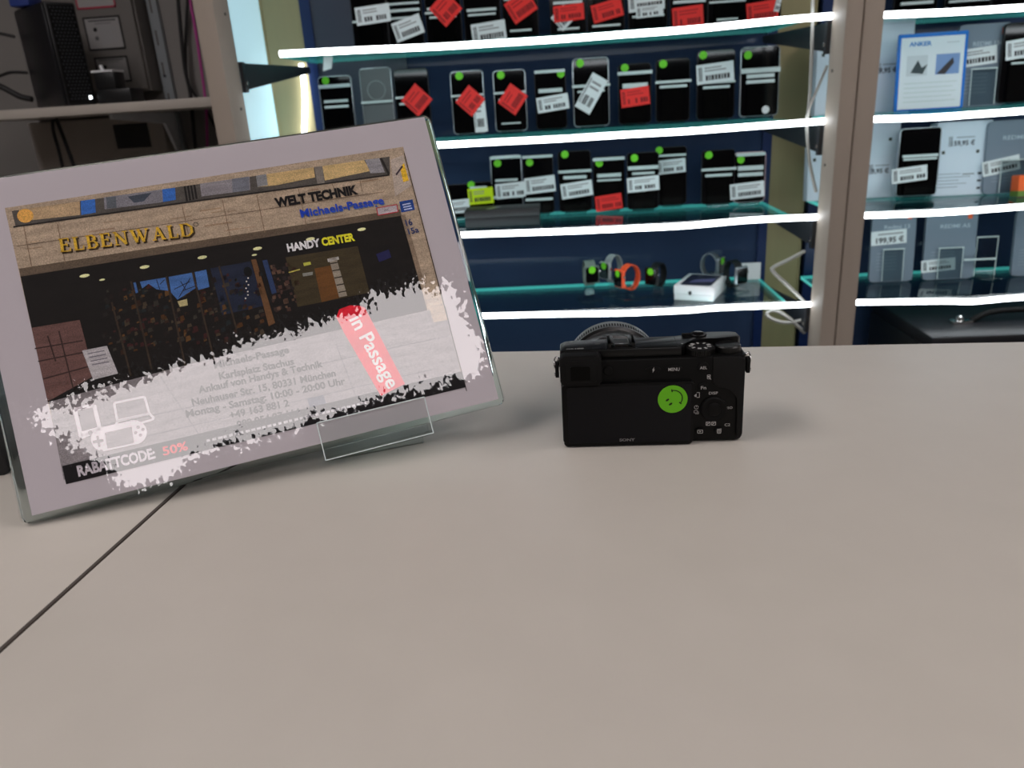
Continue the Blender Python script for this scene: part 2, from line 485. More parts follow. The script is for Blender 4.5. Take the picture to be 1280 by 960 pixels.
NL0, NL1 = PY(374.5, 5, YB).x, PY(970.5, 55, YB).x         # navy panel of the phone bay
NR0 = PY(1021, 100, YB).x                                   # navy panel of the right bay starts here
OL0, OR1 = PY(324, 2, YB).x, NR0 - 0.012
def back_panel(x0, x1, nm, label):
    e = empty('back_panel', (0, 0, 0), label, 'back panel')
    e.location = ((x0 + x1) / 2, YB, 0)
    w = (x1 - x0) / 2
    box('panel', M_navy, e, -w, w, 0, 0.02, 0.3, RZ - 0.02)
    box('frame_strip', M_navy2, e, -w, -w + 0.026, -0.008, 0, 0.3, RZ - 0.02)
    box('frame_strip', M_navy2, e, w - 0.022, w, -0.008, 0, 0.3, RZ - 0.02)
    if nm == 'l':
        box('grey_inlay', M_slate, e, -w + 0.026, -w + 0.245, -0.004, 0, 0.3, RZ - 0.02)
    return e
back_panel(NL0, NL1, 'l', 'glossy navy back panel behind the rows of used phones')
back_panel(NR0, RX_R, 'r', 'glossy navy back panel behind the boxed phones at right')
def side_board(x0, x1, label):
    e = empty('olive_board', (0, 0, 0), label, 'board')
    e.location = ((x0 + x1) / 2, YB, 0); w = (x1 - x0) / 2
    box('board', M_olive, e, -w, w, -0.004, 0.02, 0.3, RZ - 0.02)
    box('edge_bead', M_olive, e, -w, -w + 0.004, -0.007, -0.004, 0.3, RZ - 0.02)
    box('edge_bead', M_olive, e, w - 0.004, w, -0.007, -0.004, 0.3, RZ - 0.02)
side_board(OL0, NL0 - 0.0005, 'olive upright board left of the navy back panel')
side_board(NL1 + 0.0005, OR1, 'olive upright board beside the double post')
lp = empty('glowing_side_panel', Matrix.Translation((OL0, YF, 0.5)), 'pale blue side panel with added glow behind the narrow left post', 'side panel')
box('diffuser', M_glowpanel, lp, -0.004, 0.0, 0.012, YB - YF - 0.001, 0.0, RZ - 0.55)  # face of the pale partition; its glow is added, no lamp inside
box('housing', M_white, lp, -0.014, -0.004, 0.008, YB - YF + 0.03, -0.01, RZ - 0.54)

def glass_shelf(x0, x1, z, label, group):
    e = empty('glass_shelf', (0, 0, 0), label, 'glass shelf', group)
    e.location = ((x0 + x1) / 2, YF, z)
    w = (x1 - x0) / 2; t = 0.008
    # pane: top and bottom faces clear, edges teal
    b = bmesh.new(); box_bm(-w, w, 0.012, YG - YF, -t, 0, bm=b)
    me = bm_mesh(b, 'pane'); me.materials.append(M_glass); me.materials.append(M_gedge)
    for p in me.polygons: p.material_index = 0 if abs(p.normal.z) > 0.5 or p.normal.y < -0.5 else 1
    link('pane', me, None, e)
    return e
NAMES = {1: 'topmost', 2: 'second', 3: 'third', 4: 'lowest'}
for k in SZ:
    glass_shelf(XL + 0.002, XR - 0.001, SZ[k] + 0.006, 'glass shelf in the phone bay, %s of the four' % NAMES[k], 'glass shelves')
    glass_shelf(XRB, RX_R - 0.002, RSZ[k] + 0.006, 'glass shelf in the right bay of boxed phones, %s of four' % NAMES[k], 'glass shelves')
def led_strip(L, Y, label, r=0.0062):
    P = smooth_path([PY(x, y, Y) for x, y in L], 5)
    o = tube('led_strip', M_led, None, P, r, 8, rx=0.0055)
    return tag(o, label, 'led strip', 'led strips')
for k in SZ:
    led_strip(STRIPS[k], YF, 'glowing led strip on front edge of the %s phone shelf' % NAMES[k])
    led_strip(RSTRIPS[k], YF, 'glowing led strip on front edge of the %s right bay shelf' % NAMES[k])
P = smooth_path([PY(x, y, YB - 0.016) for x, y in ((376, 80), (379.5, 100), (381, 130), (380.5, 190), (388, 240), (400, 300))], 5)
tag(tube('led_strip', M_led, None, P, 0.006, 8), 'bowed upright led strip beside the left olive board', 'led strip', 'led strips')

def bracket(x, z, s, label):
    """tapered arm hooked on the post, running back under the shelf; s = direction of the shelf"""
    e = empty('shelf_bracket', (x, YF, z), label, 'bracket', 'shelf brackets')
    b = bmesh.new()
    D = 0.30
    for (xx0, xx1) in ((0.0, 0.004),):
        A = [(0, -0.004, 0.0), (0, -0.058, 0.0), (s * 0.055, -0.018, D), (s * 0.055, -0.004, D)]
        va = [b.verts.new((p[0], p[2], p[1])) for p in A]
        vb = [b.verts.new((p[0] + s * 0.004, p[2], p[1])) for p in A]
        b.faces.new(va); b.faces.new(vb[::-1])
        for i in range(4): b.faces.new((va[i], vb[i], vb[(i + 1) % 4], va[(i + 1) % 4]))
    link('arm', bm_mesh(b, 'arm'), M_bracket, e)
    box('hook', M_bracket, e, min(0, s * 0.008), max(0, s * 0.008), -0.004, 0.012, -0.062, -0.002)
    box('bolt', M_chrome, e, min(s * 0.008, s * 0.011), max(s * 0.008, s * 0.011), 0.001, 0.009, -0.048, -0.040)
    return e
for k in SZ:
    bracket(XPL + 0.0005, SZ[k] - 0.003, 1, 'dark tapered bracket on narrow left post under the %s shelf' % NAMES[k])
    bracket(XPR - 0.0005, SZ[k] - 0.003, -1, 'dark tapered bracket on double post under the %s shelf' % NAMES[k])

# ================================================================== SIGN ON THE COUNTER
SG = 0.985
s_o = Vector((-0.18682, 0.44368, -0.20798)) * SG + EYE
yw, tl, rl = 0.35379, 0.45389, 0.07889
u0 = Vector((math.cos(yw), math.sin(yw), 0)); n0 = Vector((math.sin(yw), -math.cos(yw), 0))
v0 = Vector((0, 0, math.cos(tl))) - n0 * math.sin(tl)
SU = math.cos(rl) * u0 + math.sin(rl) * v0
SV = -math.sin(rl) * u0 + math.cos(rl) * v0
SN = SU.cross(SV)                      # towards the viewer
s_o += Vector((0, 0, 0.0035))
SM = Matrix((SU, SV, SN)).transposed().to_4x4(); SM.translation = s_o
PW, PH = 0.297 * SG / 2, 0.21 * SG
sign = empty('sign', SM, 'printed photo sign in thick clear acrylic block leaning on counter', 'sign')
def sl(px, py):
    q = PP(px, py, s_o, SN) - s_o
    return (q.dot(SU), q.dot(SV))
# local frame of the sign: x along, y up the face, z towards the viewer
b = prism_bm(rr_pts(-PW - 0.006, PW + 0.004, -0.004, PH + 0.0015, 0.004), lambda p, s: Vector((p[0], p[1], (-0.0005, -0.0085)[s])), bev=0.0008)
link('acrylic_block', bm_mesh(b, 'acrylic_block', 40), M_acryl, sign)
b = prism_bm([(-PW, 0), (PW, 0), (PW, PH), (-PW, PH)], lambda p, s: Vector((p[0], p[1], (0.0003, -0.0002)[s])))
paper = link('paper', bm_mesh(b, 'paper'), M_paper, sign)
b = bmesh.new(); b.faces.new([b.verts.new((x, y, 0.0022)) for x, y in rr_pts(-PW - 0.006, PW + 0.004, -0.004, PH + 0.0015, 0.004)])
me = bm_mesh(b, 'front_film')
if me.polygons[0].normal.z < 0: me.flip_normals()
link('front_film', me, M_film, sign)

A = Art(gain=1.9)
def q(*P): return [sl(*p) for p in P]
def Q(c, layer, *P): A.poly(q(*P), c, layer)
def LN(c, w, layer, *P): A.path(q(*P), w, c, layer)
TAN, TAN2 = (142, 126, 108), (134, 113, 92)
ix0, ix1, iy0, iy1 = -0.127 * SG, 0.128 * SG, 0.0135 * SG, 0.1905 * SG
A.rect(ix0, iy0, ix1, iy1, TAN, 1)
rnd = random.Random(4)
# upper windows with dark frame
Q((66, 62, 58), 2, (15, 264), (487, 196), (487.5, 218), (20, 284))
Q((146, 124, 96), 3, (24, 262.5), (100, 252), (100.5, 269), (27, 277))
A.disc(*sl(32, 270), 0.0045, (196, 140, 70), 4)
Q((42, 84, 148), 3, (101, 251.5), (119, 249), (120, 266), (102, 269))
Q((104, 102, 108), 3, (130, 247), (203, 237), (204, 253), (131, 262))
Q((74, 78, 84), 4, (133, 247), (145, 246), (146, 260), (134, 261))
Q((54, 60, 70), 4, (160, 246), (190, 241), (180, 252), (168, 254))
Q((42, 84, 148), 3, (203, 237), (219, 235), (220, 250), (204, 253))
Q((112, 108, 112), 3, (250, 230), (312, 221), (313, 238), (252, 246))
Q((90, 92, 100), 4, (290, 224), (311, 221), (312, 238), (291, 241))
for k in range(4): LN((22, 20, 20), 0.0012, 4, (231 + 4 * k, 233 - .5 * k), (234 + 4 * k, 252 - k))
Q((162, 138, 96), 3, (320, 220), (392, 209.5), (394, 222), (345, 232), (322, 234))
Q((110, 110, 112), 4, (320, 220), (333, 218), (335, 232), (322, 234))
Q((168, 144, 100), 3, (403, 208), (455, 200.5), (463, 214), (406, 226))
Q((120, 118, 122), 3, (456, 200), (474, 198), (481, 216), (463, 217))
Q((104, 98, 92), 3, (393, 209), (403, 208), (406, 230), (397, 231))
LN((30, 27, 25), 0.0010, 4, (17, 284), (250, 251), (487, 219))
LN((30, 27, 25), 0.0016, 4, (476, 198), (486, 218))
# stone joints
for x0, y0, x1, y1 in ((30, 283, 40, 334), (72, 280, 82, 330), (228, 258, 238, 304), (278, 250, 288, 297), (321, 244, 331, 291), (373, 236, 383, 282), (415, 230, 422, 246), (450, 226, 453, 240)):
    LN((104, 86, 70), 0.0005, 3, (x0, y0), (x1, y1))
for k in range(26):
    x = rnd.uniform(25, 470); t = (x - 25) / 445; y = rnd.uniform(290, 332) - t * 66; w = rnd.uniform(10, 45)
    LN(rnd.choice(((124, 104, 84), (158, 136, 112), (128, 106, 88))), rnd.uniform(.0004, .0010), 2, (x, y), (min(x + w, 495), y - (min(x + w, 495) - x) * .148))
LN((96, 80, 66), 0.0004, 3, (22, 308), (480, 240))
Q((150, 138, 128), 2, (488, 200), (504, 194), (514, 232), (494, 246))
Q((196, 150, 40), 3, (500, 210), (505, 204), (511, 226), (504, 228))
LN((50, 40, 50), 0.0012, 4, (495, 219), (503, 208))
# soffit and the dark passage
Q((78, 66, 54), 2, (24, 336), (500, 262), (502, 270), (26, 347))
Q((16, 13, 12), 3, (26, 346), (501, 270), (527, 362), (534, 388), (372, 424), (266, 448), (200, 465), (60, 503))
Q((112, 96, 80), 3, (501, 269), (506, 268), (530, 352), (524, 354))
# paving
Q((112, 107, 109), 2, (61, 502), (200, 465), (266, 448), (372, 424), (534, 388), (557, 383), (577, 470), (584, 478), (80, 600))
Q((150, 134, 116), 3, (527, 357), (547, 350), (560, 400), (542, 403))
for a, c in (((330, 470), (560, 420)), ((90, 540), (330, 490)), ((200, 470), (260, 560)), ((420, 430), (450, 510)), ((120, 560), (540, 462))):
    LN((92, 88, 92), 0.0006, 3, a, c)
Q((70, 74, 88), 3, (384, 498), (404, 494), (410, 510), (388, 514))
# brick paving by the entrance
Q((84, 60, 56), 4, (40, 410), (100, 400), (118, 470), (60, 502))
for a, c in (((44, 436), (104, 426)), ((48, 452), (108, 440)), ((54, 474), (112, 458)), ((74, 414), (92, 486)), ((60, 420), (70, 452))):
    LN((44, 30, 28), 0.0008, 5, a, c)
# downlights
for x, y in ((106, 345), (181, 334), (253, 322), (322, 311), (388, 299), (452, 287), (128, 350), (318, 319)):
    c = sl(x, y); r = 0.0029 if x not in (128, 318) else 0.0017
    A.disc(c[0], c[1], r, (206, 190, 140), 4, ry=r * .38)
# goods behind the window
for k in range(330):
    x = rnd.uniform(128, 330); y = rnd.uniform(362, 446) - (x - 128) * .12
    c = rnd.choice(((60, 36, 24), (92, 56, 24), (70, 30, 28), (40, 36, 32), (30, 40, 44), (64, 58, 50), (34, 24, 22), (110, 74, 36), (28, 30, 26), (84, 70, 54)))
    c = tuple(int(v_ * .68) for v_ in c); s = rnd.uniform(.0005, .0017); p = sl(x, y); t = s * rnd.uniform(.5, 1.4)
    A.poly([(p[0] - s, p[1] - t), (p[0] + s, p[1] - t * .6), (p[0] + s * .8, p[1] + t), (p[0] - s * .7, p[1] + t * .8)], c, 4 + k % 3)
for k in range(60):
    x = rnd.uniform(340, 372); y = rnd.uniform(330, 388)
    p = sl(x, y); s = rnd.uniform(.0005, .0015)
    A.rect(p[0] - s, p[1] - s, p[0] + s, p[1] + s, rnd.choice(((60, 40, 34), (46, 34, 30), (78, 58, 46), (30, 24, 24))), 4 + k % 2)
# reflected sky panes and bare trees
Q((54, 86, 134), 7, (175, 352.5), (208, 347), (212, 364), (196, 362), (186, 355), (178, 361))
Q((54, 86, 134), 7, (211, 346.5), (241, 341), (247, 359), (236, 366), (222, 375), (214, 366))
Q((54, 86, 134), 7, (243.5, 340.5), (258, 337.5), (262, 359), (248, 363))
Q((54, 84, 130), 7, (167, 354), (170, 353), (173, 366), (170, 367))
Q((150, 140, 100), 7, (222, 377), (234, 374), (235, 382), (225, 384))
for a, c in (((196, 350), (200, 362)), ((200, 356), (206, 350)), ((224, 372), (238, 348)), ((218, 362), (238, 352)), ((228, 364), (244, 358)), ((226, 352), (232, 362))):
    LN((26, 26, 34), 0.0005, 8, a, c)
Q((22, 28, 44), 5, (263, 336), (313, 327), (332, 382), (278, 394))
for a, c in (((274, 333), (296, 412)), ((208, 346), (232, 458)), ((241, 341), (268, 450)), ((164, 352), (190, 462)), ((140, 378), (164, 470))):
    LN((46, 36, 28), 0.0011, 8, a, c)
Q((84, 58, 36), 6, (314, 325), (320, 324), (344, 404), (336, 408))
Q((34, 48, 78), 6, (328, 326), (334, 325), (346, 366), (340, 368))
A.disc(*sl(310, 340), 0.0026, (8, 8, 10), 7, ry=0.0034)
for k in range(7):
    A.disc(*sl(309 + rnd.uniform(-2, 2), 348 + 4.2 * k), 0.0005, (190, 180, 170), 8, n=8)
# door of the phone shop
Q((50, 42, 26), 5, (357, 322), (447, 308), (462, 366), (372, 384))
Q((84, 54, 24), 6, (393, 336), (414, 332), (426, 372), (402, 378))
Q((120, 112, 100), 7, (411, 323), (420, 321.5), (434, 370), (424, 372))
for k in range(5): LN((40, 34, 26), 0.0008, 8, (413 + 2.5 * k, 330 + 9 * k), (423 + 2.5 * k, 328 + 9 * k))
Q((150, 146, 140), 7, (409, 324), (423, 321), (424, 325), (410, 328))
Q((150, 150, 60), 7, (379, 329), (388, 327.5), (389, 331), (380, 333))
Q((110, 110, 104), 7, (378, 342), (391, 340), (391, 344), (379, 346))
LN((160, 150, 70), 0.0008, 7, (361, 341), (375, 337))
Q((24, 24, 60), 5, (470, 318), (486, 312), (489, 322), (474, 328))
# notice board standing at the entrance
Q((150, 146, 148), 7, (103, 438.5), (134, 432.5), (148, 467), (117, 475))
for k in range(4):
    LN((96, 92, 100), 0.0007, 8, (110 + 1.8 * k, 442.5 + 4.6 * k), (131 + 1.8 * k, 438.5 + 4.6 * k))
# signs above the passage
Q((150, 142, 146), 4, (470.5, 260.5), (496, 256), (497.5, 265), (472.5, 269.5))
LN((150, 40, 50), 0.0006, 5, (470.5, 260.5), (496, 256), (497.5, 265), (472.5, 269.5), (470.5, 260.5))
A.text('WC', sl(480, 265), sl(487, 263.8), 0.0016, (60, 60, 60), 6)
Q((22, 52, 112), 4, (499, 252.5), (515.5, 249.5), (518.5, 262.5), (501.5, 266))
for k in range(3): LN((150, 160, 190), 0.0009, 5, (503 + k, 256.5 + 3 * k), (513 + k, 254.5 + 3 * k))
UPV = (sl(505, 192)[0] - sl(583, 489)[0], sl(505, 192)[1] - sl(583, 489)[1])
def T(s, a, c, hpx, col, layer=9, bold=0.012):
    mid = ((a[0] + c[0]) / 2, (a[1] + c[1]) / 2)
    h = (Vector(sl(mid[0] - hpx * .22, mid[1] - hpx)) - Vector(sl(*mid))).length
    A.text(s, sl(*a), sl(*c), h, col, layer, bold)
T('WELT TECHNIK', (345, 259.5), (448, 242.5), 10.5, (14, 12, 14), bold=0.055)
T('Michaels-Passage', (377, 273), (481, 256), 9, (60, 80, 120), 8, 0.02)
T('Michaels-Passage', (376.5, 271.8), (480, 255), 9, (22, 52, 150), 9, 0.02)
T('HANDY', (360, 315), (401, 308), 9, (190, 186, 190), bold=0.05)
T('CENTER', (403, 307.6), (444, 300.8), 9, (206, 182, 40), bold=0.05)
T('16', (508, 283), (516, 281.3), 7.5, (30, 44, 84), bold=0.02)
T('15a', (511, 293.5), (524, 290.5), 7, (30, 44, 84), bold=0.02)
# gold serif lettering over its shadow
def serif_word(word, a, c, hpx, col, layer, dx=0, dy=0, wgt=1.0):
    a = Vector(sl(a[0] + dx, a[1] + dy)); c = Vector(sl(c[0] + dx, c[1] + dy)); d = c - a
    up = Vector((-d.y, d.x)).normalized()
    mid = ((76 + 241) / 2, 305); h = (Vector(sl(mid[0] - hpx * .2, mid[1] - hpx)) - Vector(sl(*mid))).length
    W = {'E': .62, 'L': .6, 'B': .66, 'N': .82, 'W': 1.12, 'A': .8, 'D': .8}
    tot = sum(W[k] for k in word) + .16 * (len(word) - 1)
    ex = d / tot; x = 0
    def pt(px, py): return a + ex * px + up * (h * py)
    def st(p0, p1, w):
        p0 = pt(*p0); p1 = pt(*p1); A.line(p0, p1, w * h * wgt, col, layer)
    TK, TN = .19, .085
    for L in word:
        w = W[L]
        def S(x0, y0, x1, y1, t): st((x + x0, y0), (x + x1, y1), t)
        if L in 'EBLD':
            S(.14, 0, .14, 1, TK); S(0, .04, .32, .04, TN); S(0, .96, .32, .96, TN)
        if L == 'E':
            S(.1, .04, w - .03, .04, TN); S(.1, .96, w - .06, .96, TN); S(.14, .52, w - .18, .52, TN)
            S(w - .05, 0, w - .02, .26, TN); S(w - .08, .74, w - .08, 1, TN); S(w - .18, .4, w - .18, .64, TN)
        if L == 'L':
            S(.1, .04, w - .02, .04, TN); S(w - .05, 0, w - .01, .3, TN)
        if L == 'B':
            for (y0, y1, xr) in ((.52, .96, w - .12), (.04, .52, w - .04)):
                S(.14, y0, xr - .14, y0, TN); S(.14, y1, xr - .14, y1, TN)
                S(xr - .18, y1, xr - .03, (y0 + y1) / 2 + .08, TN * 1.6); S(xr - .18, y0, xr - .03, (y0 + y1) / 2 - .08, TN * 1.6); S(xr - .04, (y0 + y1) / 2 + .14, xr - .04, (y0 + y1) / 2 - .14, TK * .9)
        if L == 'D':
            S(.14, .04, w - .3, .04, TN); S(.14, .96, w - .3, .96, TN)
            S(w - .34, .96, w - .08, .7, TN * 1.6); S(w - .34, .04, w - .08, .3, TN * 1.6); S(w - .1, .76, w - .1, .24, TK)
        if L == 'N':
            S(.13, 0, .13, 1, TN); S(w - .13, 0, w - .13, 1, TN); S(.1, .98, w - .12, .02, TK)
            S(0, .04, .28, .04, TN); S(0, .96, .18, .96, TN); S(w - .28, .96, w, .96, TN)
        if L == 'W':
            S(.12, .98, .36, .02, TK); S(.36, .02, .56, .9, TN); S(.5, .98, .76, .02, TK); S(.76, .02, w - .1, .98, TN)
            S(0, .96, .26, .96, TN); S(.4, .96, .64, .96, TN); S(w - .22, .96, w, .96, TN)
        if L == 'A':
            S(.12, .02, .4, .98, TN); S(.38, .98, .68, .02, TK); S(.22, .34, .56, .34, TN)
            S(0, .04, .24, .04, TN); S(.54, .04, .82, .04, TN)
        x += w + .16
serif_word('ELBENWALD', (76, 316), (243, 295), 16.5, (52, 40, 26), 7, 2.2, 1.6, 1.25)
serif_word('ELBENWALD', (76, 316), (243, 295), 16.5, (176, 142, 44), 9, 0, 0)
A.path([(sl(245, 281)[0] + .0014 * math.cos(k * .7), sl(245, 281)[1] + .0014 * math.sin(k * .7)) for k in range(10)], .0004, (60, 54, 50), 9)
# black footer band and lettering
bt = 0.0112
A.rect(ix0, iy0, ix1, iy0 + bt, (16, 14, 16), 5)
A.text('RABATTCODE:', (ix0 + .0075, iy0 + .0028), (ix0 + .0515, iy0 + .0028), .0062, (158, 152, 158), 9, .04)
A.text('50%', (ix0 + .056, iy0 + .003), (ix0 + .0705, iy0 + .003), .0052, (200, 40, 40), 9, .02)
for k in range(30):
    x = ix0 + .082 + k * .0034
    A.rect(x, iy0 + .0048, x + rnd.uniform(.0018, .0030), iy0 + .0064, (140, 138, 142), 9)
K = (18, 16, 18)
T('Michaels-Passage', (268.5, 460.5), (362, 441), 8.2, K, bold=.032)
T('Karlsplatz Stachus', (275, 474.8), (368, 455.6), 8.2, K, bold=.032)
T('Ankauf von Handys & Technik', (249, 492), (404, 458.5), 8.2, K, bold=.032)
T('Neuhauser Str. 15, 80331 M\u00fcnchen', (241, 507.5), (420, 470), 8.2, K, bold=.032)
T('Montag - Samstag: 10:00 - 20:00 Uhr', (233.5, 522), (432, 480), 8.2, K, bold=.032)
T('+49 163 881 2', (288, 523.5), (362, 507.5), 8.2, K, bold=.032)
T('089 954 97 114', (297, 535.5), (376, 519), 8.6, K, bold=.03)
# red ribbon
Q((200, 28, 44), 6, (420.5, 397), (424, 387), (437, 382), (450, 382.5), (456, 385), (506, 480), (476, 495), (430, 416))
c0, c1 = (436.5, 400), (485, 487)
pa, pb = Vector(sl(*c0)), Vector(sl(*c1))
A.text('in Passage', pa, pb, 0.0092, (214, 206, 210), 9, .015)
# device pictograms
WH = (176, 170, 174)
def pic(L, w=.0011, closed=True): A.path(q(*L), w, WH, 8, closed)
pic([(94, 512), (118, 506.5), (125.5, 537), (102, 546.5)], .0022)
Q(WH, 8, (101, 540), (125, 533), (126, 538), (102, 547))
Q((112, 107, 109), 7, (97, 514), (117, 509), (124, 532), (102, 539))
Q((112, 107, 109), 9, (103, 510.5), (109, 509), (109.5, 510), (103.5, 511.5))
A.disc(*sl(113.5, 541), .0014, (112, 107, 109), 9)
pic([(143, 504), (181, 496), (187, 517), (147, 526)], .0014)
pic([(147, 527), (187, 517), (193, 523), (190, 525), (176, 529), (166, 526), (160, 530), (145, 533)], .0014)
gp = []
for k in range(11):
    a = math.radians(90 + 180 * k / 10); gp.append((130 + 16 * math.cos(a), 549 - 17 * math.sin(a) * .9))
for k in range(11):
    a = math.radians(-90 + 180 * k / 10); gp.append((168 + 16 * math.cos(a), 540.5 - 17 * math.sin(a) * .9))
Q(WH, 7, *gp)
Q((118, 113, 115), 8, (131, 541), (165, 533.5), (168, 554), (135, 561))
Q((118, 113, 115), 8, (120.5, 545), (123.5, 544.3), (126.5, 558.5), (123.5, 559)); Q((118, 113, 115), 8, (116, 551), (129.5, 548.5), (130, 552), (117, 554.5))
for x, y in ((173, 534), (179, 537), (176, 544), (170, 541)): A.disc(*sl(x, y), .0011, (118, 113, 115), 8, n=8)
A.disc(*sl(127, 564), .001, (118, 113, 115), 8, n=8)
LN((20, 18, 20), .0005, 9, (505, 192), (583, 489))
A.build('printed_picture', M_print, paper, lambda v: (v[0], v[1], v[2] + 0.0003))

# clear easel under the sign, drawn in the sign's own frame
LO = 0.0062
def sl2(px, py, off=LO):
    o2 = s_o + SN * off
    q_ = PP(px, py, o2, SN) - o2
    return (q_.dot(SU), q_.dot(SV))
c4 = [sl2(402, 573), sl2(537, 546), sl2(536.5, 497), sl2(399.5, 525.5)]
lx0_, lx1_ = (c4[0][0] + c4[3][0]) / 2, (c4[1][0] + c4[2][0]) / 2
lz0_, lz1_ = (c4[0][1] + c4[1][1]) / 2, (c4[2][1] + c4[3][1]) / 2
gmid = SM @ Vector(((lx0_ + lx1_) / 2, lz0_, LO))
EB = Vector((gmid.x, gmid.y, CT))
easel = empty('sign_easel', Matrix.Translation(EB), 'small clear acrylic easel with a front lip under the sign', 'easel')
TI = Matrix.Translation(-EB) @ SM
def epart(name, b, m):
    b.transform(TI); return link(name, bm_mesh(b, name), m, easel)
lip = epart('front_lip', box_bm(lx0_, lx1_, lz0_, lz1_, LO - .0022, LO), M_lip)
for P_ in ([(lx0_, lz0_), (lx0_, lz1_)], [(lx1_, lz0_), (lx1_, lz1_)], [(lx0_, lz1_), (lx1_, lz1_)], [(lx0_, lz0_), (lx1_, lz0_)]):
    epart('polished_edge', tube_bm([(x, y, LO) for x, y in P_], .00035, 6), M_edge)
epart('tray', box_bm(lx0_, lx1_, lz0_, lz0_ + .0022, -.034, LO - .0022), M_lip)
epart('back_rest', box_bm(lx0_, lx1_, lz0_ + .0022, .11, -.0135, -.0112), M_lip)
def foot(zl):
    p0 = TI @ Vector((lx0_ + .004, lz0_, zl)); p1 = TI @ Vector((lx1_ - .004, lz0_, zl))
    d = Vector((p1.x - p0.x, p1.y - p0.y, 0)).normalized(); nn = Vector((-d.y, d.x, 0)) * .0022
    b = bmesh.new(); vs = []
    for k in (0, 1):
        for p in (p0, p1):
            vs.append((b.verts.new(p + nn * k), b.verts.new(Vector((p.x, p.y, 0)) + nn * k)))
    (a0, a1), (b0, b1), (c0, c1), (d0, d1) = vs
    for f in ((a0, b0, b1, a1), (c0, c1, d1, d0), (a0, a1, c1, c0), (b0, d0, d1, b1), (a0, c0, d0, b0), (a1, b1, d1, c1)): b.faces.new(f)
    link('foot', bm_mesh(b, 'foot'), M_lip, easel)
foot(-.018)

# ================================================================== THE CAMERA ON THE COUNTER (local mm scale)
MMs = 0.001
cg = PZ(815.5, 554.5, CT)
cL, cR = PZ(705, 557.5, CT), PZ(926, 552, CT)
cyaw = math.atan2(cR.y - cL.y, cR.x - cL.x)
CAMM = Matrix.Translation((cg.x, cg.y, CT)) @ Matrix.Rotation(cyaw, 4, 'Z') @ Matrix.Scale(MMs * 0.985, 4)
dc = empty('digital_camera', CAMM, 'compact black mirrorless camera seen from behind with green smiley sticker', 'camera')
# local: x -60..60, y 0 at the back face going away, z up, in millimetres
body_out = [(-60, 3), (-58.5, 1), (-56, 0), (54, 0), (58, 1.5), (60, 5), (60, 22), (59, 38), (55, 44), (40, 45), (26, 41), (21, 30), (18, 26), (-52, 26), (-57, 24.5), (-60, 20)]
body = plate('body', M_black, dc, body_out, 1.2, 60.5, 1.1)
body.data.materials.append(M_grip)
plate('base_plate', M_rubber, dc, [(-50, 4), (48, 4), (48, 24), (-50, 24)], 0, 1.3)
top_out = [(-60, 5.5), (-59, 4), (-57, 3), (18.5, 3), (21, 6), (22.5, 13), (27, 17), (38, 17.5), (43, 20), (58, 20), (60, 23), (59, 32), (55, 34), (40, 34), (26, 32), (21, 28), (18, 26), (-52, 26), (-57, 24.5), (-60, 20)]
topc = plate('top_cover', M_blacktop, dc, top_out, 60.2, 67, 1.3)
# lens
lens = lathe('lens', M_lensring, dc, [(30.5, 26), (31, 27), (31, 33), (33, 34), (33, 45), (32.6, 46), (32.6, 50), (34.5, 51), (34.5, 66), (33.5, 68), (30, 68), (27, 62), (4, 60)], 'y', (-23, 0, 33.6), 64)
ringb = bmesh.new()
for k in range(110):
    a = 2 * PI * k / 110
    bm1 = box_bm(-0.55, 0.55, 54, 60, 34.4, 34.62, bm=ringb)
    vs = ringb.verts[-8:] if hasattr(ringb.verts, '__getitem__') else []
    ringb.verts.ensure_lookup_table()
    for v in ringb.verts[-8:]:
        x, z = v.co.x, v.co.z
        v.co.x = x * math.cos(a) - z * math.sin(a) - 23; v.co.z = x * math.sin(a) + z * math.cos(a) + 33.6
link('zoom_ring_ribs', bm_mesh(ringb, 'zoom_ring_ribs'), M_rubber, lens)
a = Art(step=0.05); C9 = (120, 118, 116)
for k in range(26):
    th = math.radians(64 + k * 2.0)
    if k in (9, 10, 17): continue
    r0, r1 = 31.6, 31.6
    w = .45
    a.poly([(th - .010, 47.2), (th + .010, 47.2), (th + .010, 49), (th - .010, 49)], C9, 1)
a.build('lens_lettering', M_ink, lens, lambda v: (-23 + 32.65 * math.cos(v[0]), v[1], 33.6 + 32.65 * math.sin(v[0])))
# eyepiece
eye = slab('eyepiece', M_rubber, dc, rr_pts(-60.2, -33.2, 45.8, 66.2, 3.5), -7.5, 4, 1.2)
slab('eyepiece_window', M_voidblack, eye, rr_pts(-53.6, -40.4, 49.6, 59.8, .8), -7.75, -7.4)
b = prism_bm(rr_pts(-56.8, -36.6, 47.6, 63, 2.5), lambda p, s: Vector((p[0], (-7.4, -8.1)[s], p[1])), bev=.3)
link('eyecup_rim', bm_mesh(b, 'eyecup_rim', 40), M_rubber, eye)
slab('eyepiece_glass', M_voidblack, eye, rr_pts(-53.2, -40.8, 50, 59.4, .6), -8.4, -8.05)
lathe('diopter_dial', M_rubber, dc, [(3.0, 1), (3.0, -1.0), (2.6, -1.4)], 'y', (-29, 0, 53.4), 24)
# rear screen
lcd = slab('screen_unit', M_black, dc, rr_pts(-59.3, 26.4, 0.9, 45.2, 2.2), -3.6, 0.2, .7)
slab('screen_glass', M_lcd, lcd, rr_pts(-56.2, 24.6, 3.2, 43.6, 1.0), -3.85, -3.55)
a = Art(step=.02)
a.text('SONY', (-22.2, 4.1), (-12, 4.1), 1.9, (120, 118, 118), 1, .02)
a.build('maker_lettering', M_ink, lcd, lambda v: (v[0], -3.9 - v[2], v[1]))
